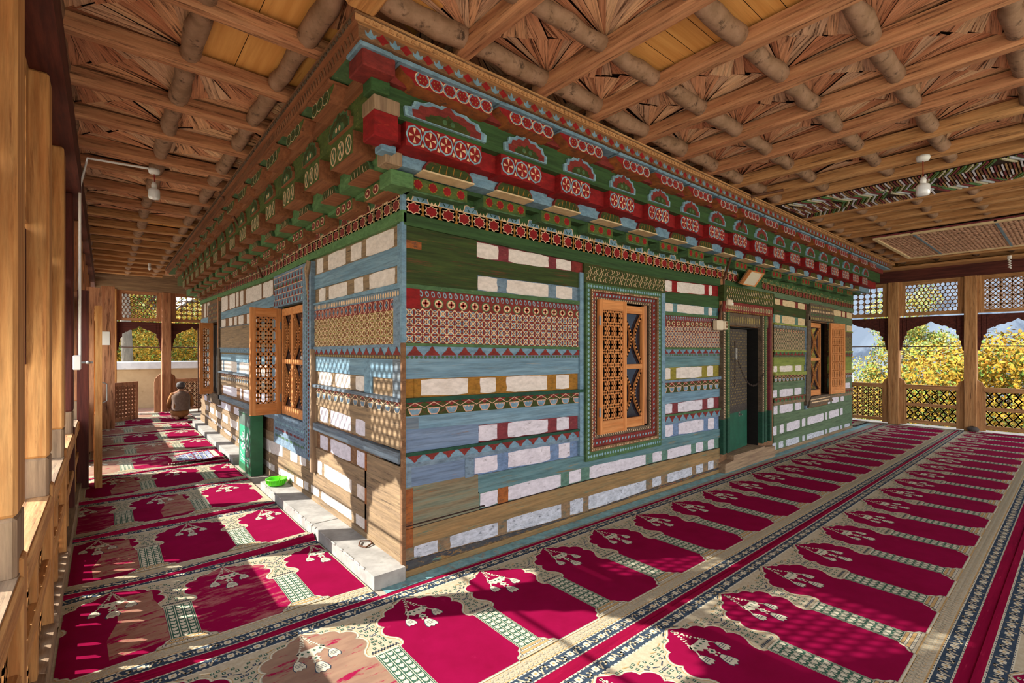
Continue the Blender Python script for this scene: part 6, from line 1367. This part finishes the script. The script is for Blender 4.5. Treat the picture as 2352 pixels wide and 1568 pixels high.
pr = {'gold': tree_proto('golden_tree', ['leaf_gold', 'leaf_yellow', 'leaf_yellow', 'leaf_green'], (2.6, 2.6, 2.4), 34000, .062, 2.2, 11, 'golden autumn tree standing outside'),
      'willow': tree_proto('willow_tree', ['leaf_willow', 'leaf_yellow', 'leaf_green'], (1.6, 1.6, 3.4), 24000, .058, 4.0, 12, 'tall slim pale green and yellow tree'),
      'bush': tree_proto('green_bush', ['leaf_green', 'leaf_willow', 'leaf_green', 'leaf_gold'], (1.7, 1.7, 1.1), 15000, .055, .6, 13, 'green leafy bush growing outside')}
used = set()
def plant(kind, x, y, z, s, rz, label, fsc=1.):
    p = pr[kind]; t = p if kind not in used else copy_tree(p); used.add(kind); t.location = (x, y, z); t.rotation_euler = (0, 0, rz); t.scale = (s, s, s*fsc); t['label'] = label
plant('willow', 25, 1.9, -3.5, 1.05, .3, 'tall slim yellow-green tree rising in the middle bay of the far right railing')
plant('gold', 21, -4.2, -3.6, 1.25, .0, 'big golden tree filling the rightmost bay of the far right railing')
plant('gold', 23, -.8, -4.4, 1.35, 1.2, 'golden tree low in the middle bay, right of the slim yellow-green tree')
plant('gold', 19, 4.9, -3.9, .85, 2.2, 'orange-gold tree low behind the corner of the painted wall at the far right')
plant('bush', 19.5, 3.3, -2.0, 1.0, .5, 'green bush below the mountain in the middle bay of the far right railing')
plant('bush', 18.0, 4.4, -1.6, .8, 1.5, 'green bush in the bay left of the first far right post')
plant('willow', 30, 8.6, -4, 1.2, 2., 'pale willow-like tree against the mountain next to the painted wall')
plant('gold', 25, -5.6, -3.9, 1.45, 3.3, 'golden tree farther back behind the rightmost bay')
plant('gold', -2.6, 22.5, .2, .85, .6, 'yellow-leaved tree behind the left end of the whitewashed garden wall')
plant('gold', 1.4, 20.6, -.6, .85, 2.6, 'yellow and orange tree behind the garden wall, above the kneeling man')
plant('bush', -.6, 18.6, -1.0, .9, 0, 'dark green bush just behind the garden wall coping')
plant('gold', -3.6, 23.5, -.6, 1.3, 5., 'yellow tree behind the garden wall, farther left')
for k, (x, y, r_, lean) in enumerate(((-1.45, 17.5, .10, .1), (-.95, 18.6, .17, -.15), (-2.1, 16.5, .07, .5))):
    b = MB(); b.tube([(x, y, -1), (x+lean*.4, y, 1.5), (x+lean, y+.1, 4.0), (x+lean*1.4, y, 6.5)], [r_*1.2, r_, r_*.85, r_*.6], 'trunk', 12)
    if k == 2: b.tube([(x, y, .8), (x+.8, y, 2.2)], .04, 'trunk'); b.tube([(x+.9, y, .6), (x-.2, y, 2.0)], .04, 'trunk')
    tag(b.build('tree_trunk', smooth=True), ('slim grey trunk behind the garden wall', 'thick grey trunk behind the garden wall, left of the middle', 'pale leaning branches at the left end of the garden wall')[k], 'tree trunk')
b = MB(); b.box(30, 31.5, 5.4, 6.6, -3, .7, 'whitewash'); b.box(29.95, 29.98, 5.7, 6.0, -.4, .2, 'p_black'); tag(b.build('white_house'), 'small white house low among the bushes in the middle bay', 'house')
# mountains
def ridge(name, x0, dist, base, hgt, seed, label, ya, yb):
    q = random.Random(seed); from mathutils import noise
    b = MB(); nx, ny = 34, 110; vs = []
    for i in range(nx):
        for j in range(ny):
            u = i/(nx-1.); v = j/(ny-1.); x = x0+u*dist; y = ya+(yb-ya)*v
            n1 = noise.fractal(Vector((x*.006, y*.006, seed)), 1.0, 2.0, 7); n2 = abs(noise.noise(Vector((x*.012, y*.02, seed+3.)))); h = base+hgt*(u**.8)*(.75+.55*n1)+28*u*(.5-n2)+12*noise.noise(Vector((x*.06, y*.06, 1)))*u
            vs.append((x, y, h))
    b.mesh(vs, [(i*ny+j, (i+1)*ny+j, (i+1)*ny+j+1, i*ny+j+1) for i in range(nx-1) for j in range(ny-1)], 'rock'); o = b.build(name); return tag(o, label, 'mountain')
ridge('mountain', 165, 240, -24, 165, 4, 'grey-blue rocky mountain slope beyond the trees at the far right', -300, 330)

plant('bush', 22, .9, -3.0, 1.25, 3.5, 'green-gold bush low in the middle bay, against the slim tree')
plant('gold', 28, 2.6, -5.2, 1.1, 5.1, 'golden tree behind the slim yellow-green tree')
plant('gold', 17.5, -2.6, -4.8, 1.05, 1.9, 'nearest golden tree, spreading across the foot of the rightmost post')
plant('bush', 21, 6.3, -2.6, 1.1, 4.4, 'green bush farthest left beside the painted wall corner')
plant('gold', 40, 9.5, -8.0, 1.6, 4.0, 'distant golden tree at the foot of the mountain')
plant('bush', .3, 29.0, 1.0, 3.6, 1.0, 'dark green tree mass farthest behind the garden wall')
plant('gold', -2.0, 30.0, 2.5, 1.3, 3.0, 'yellow treetop rising behind the dark green tree mass')
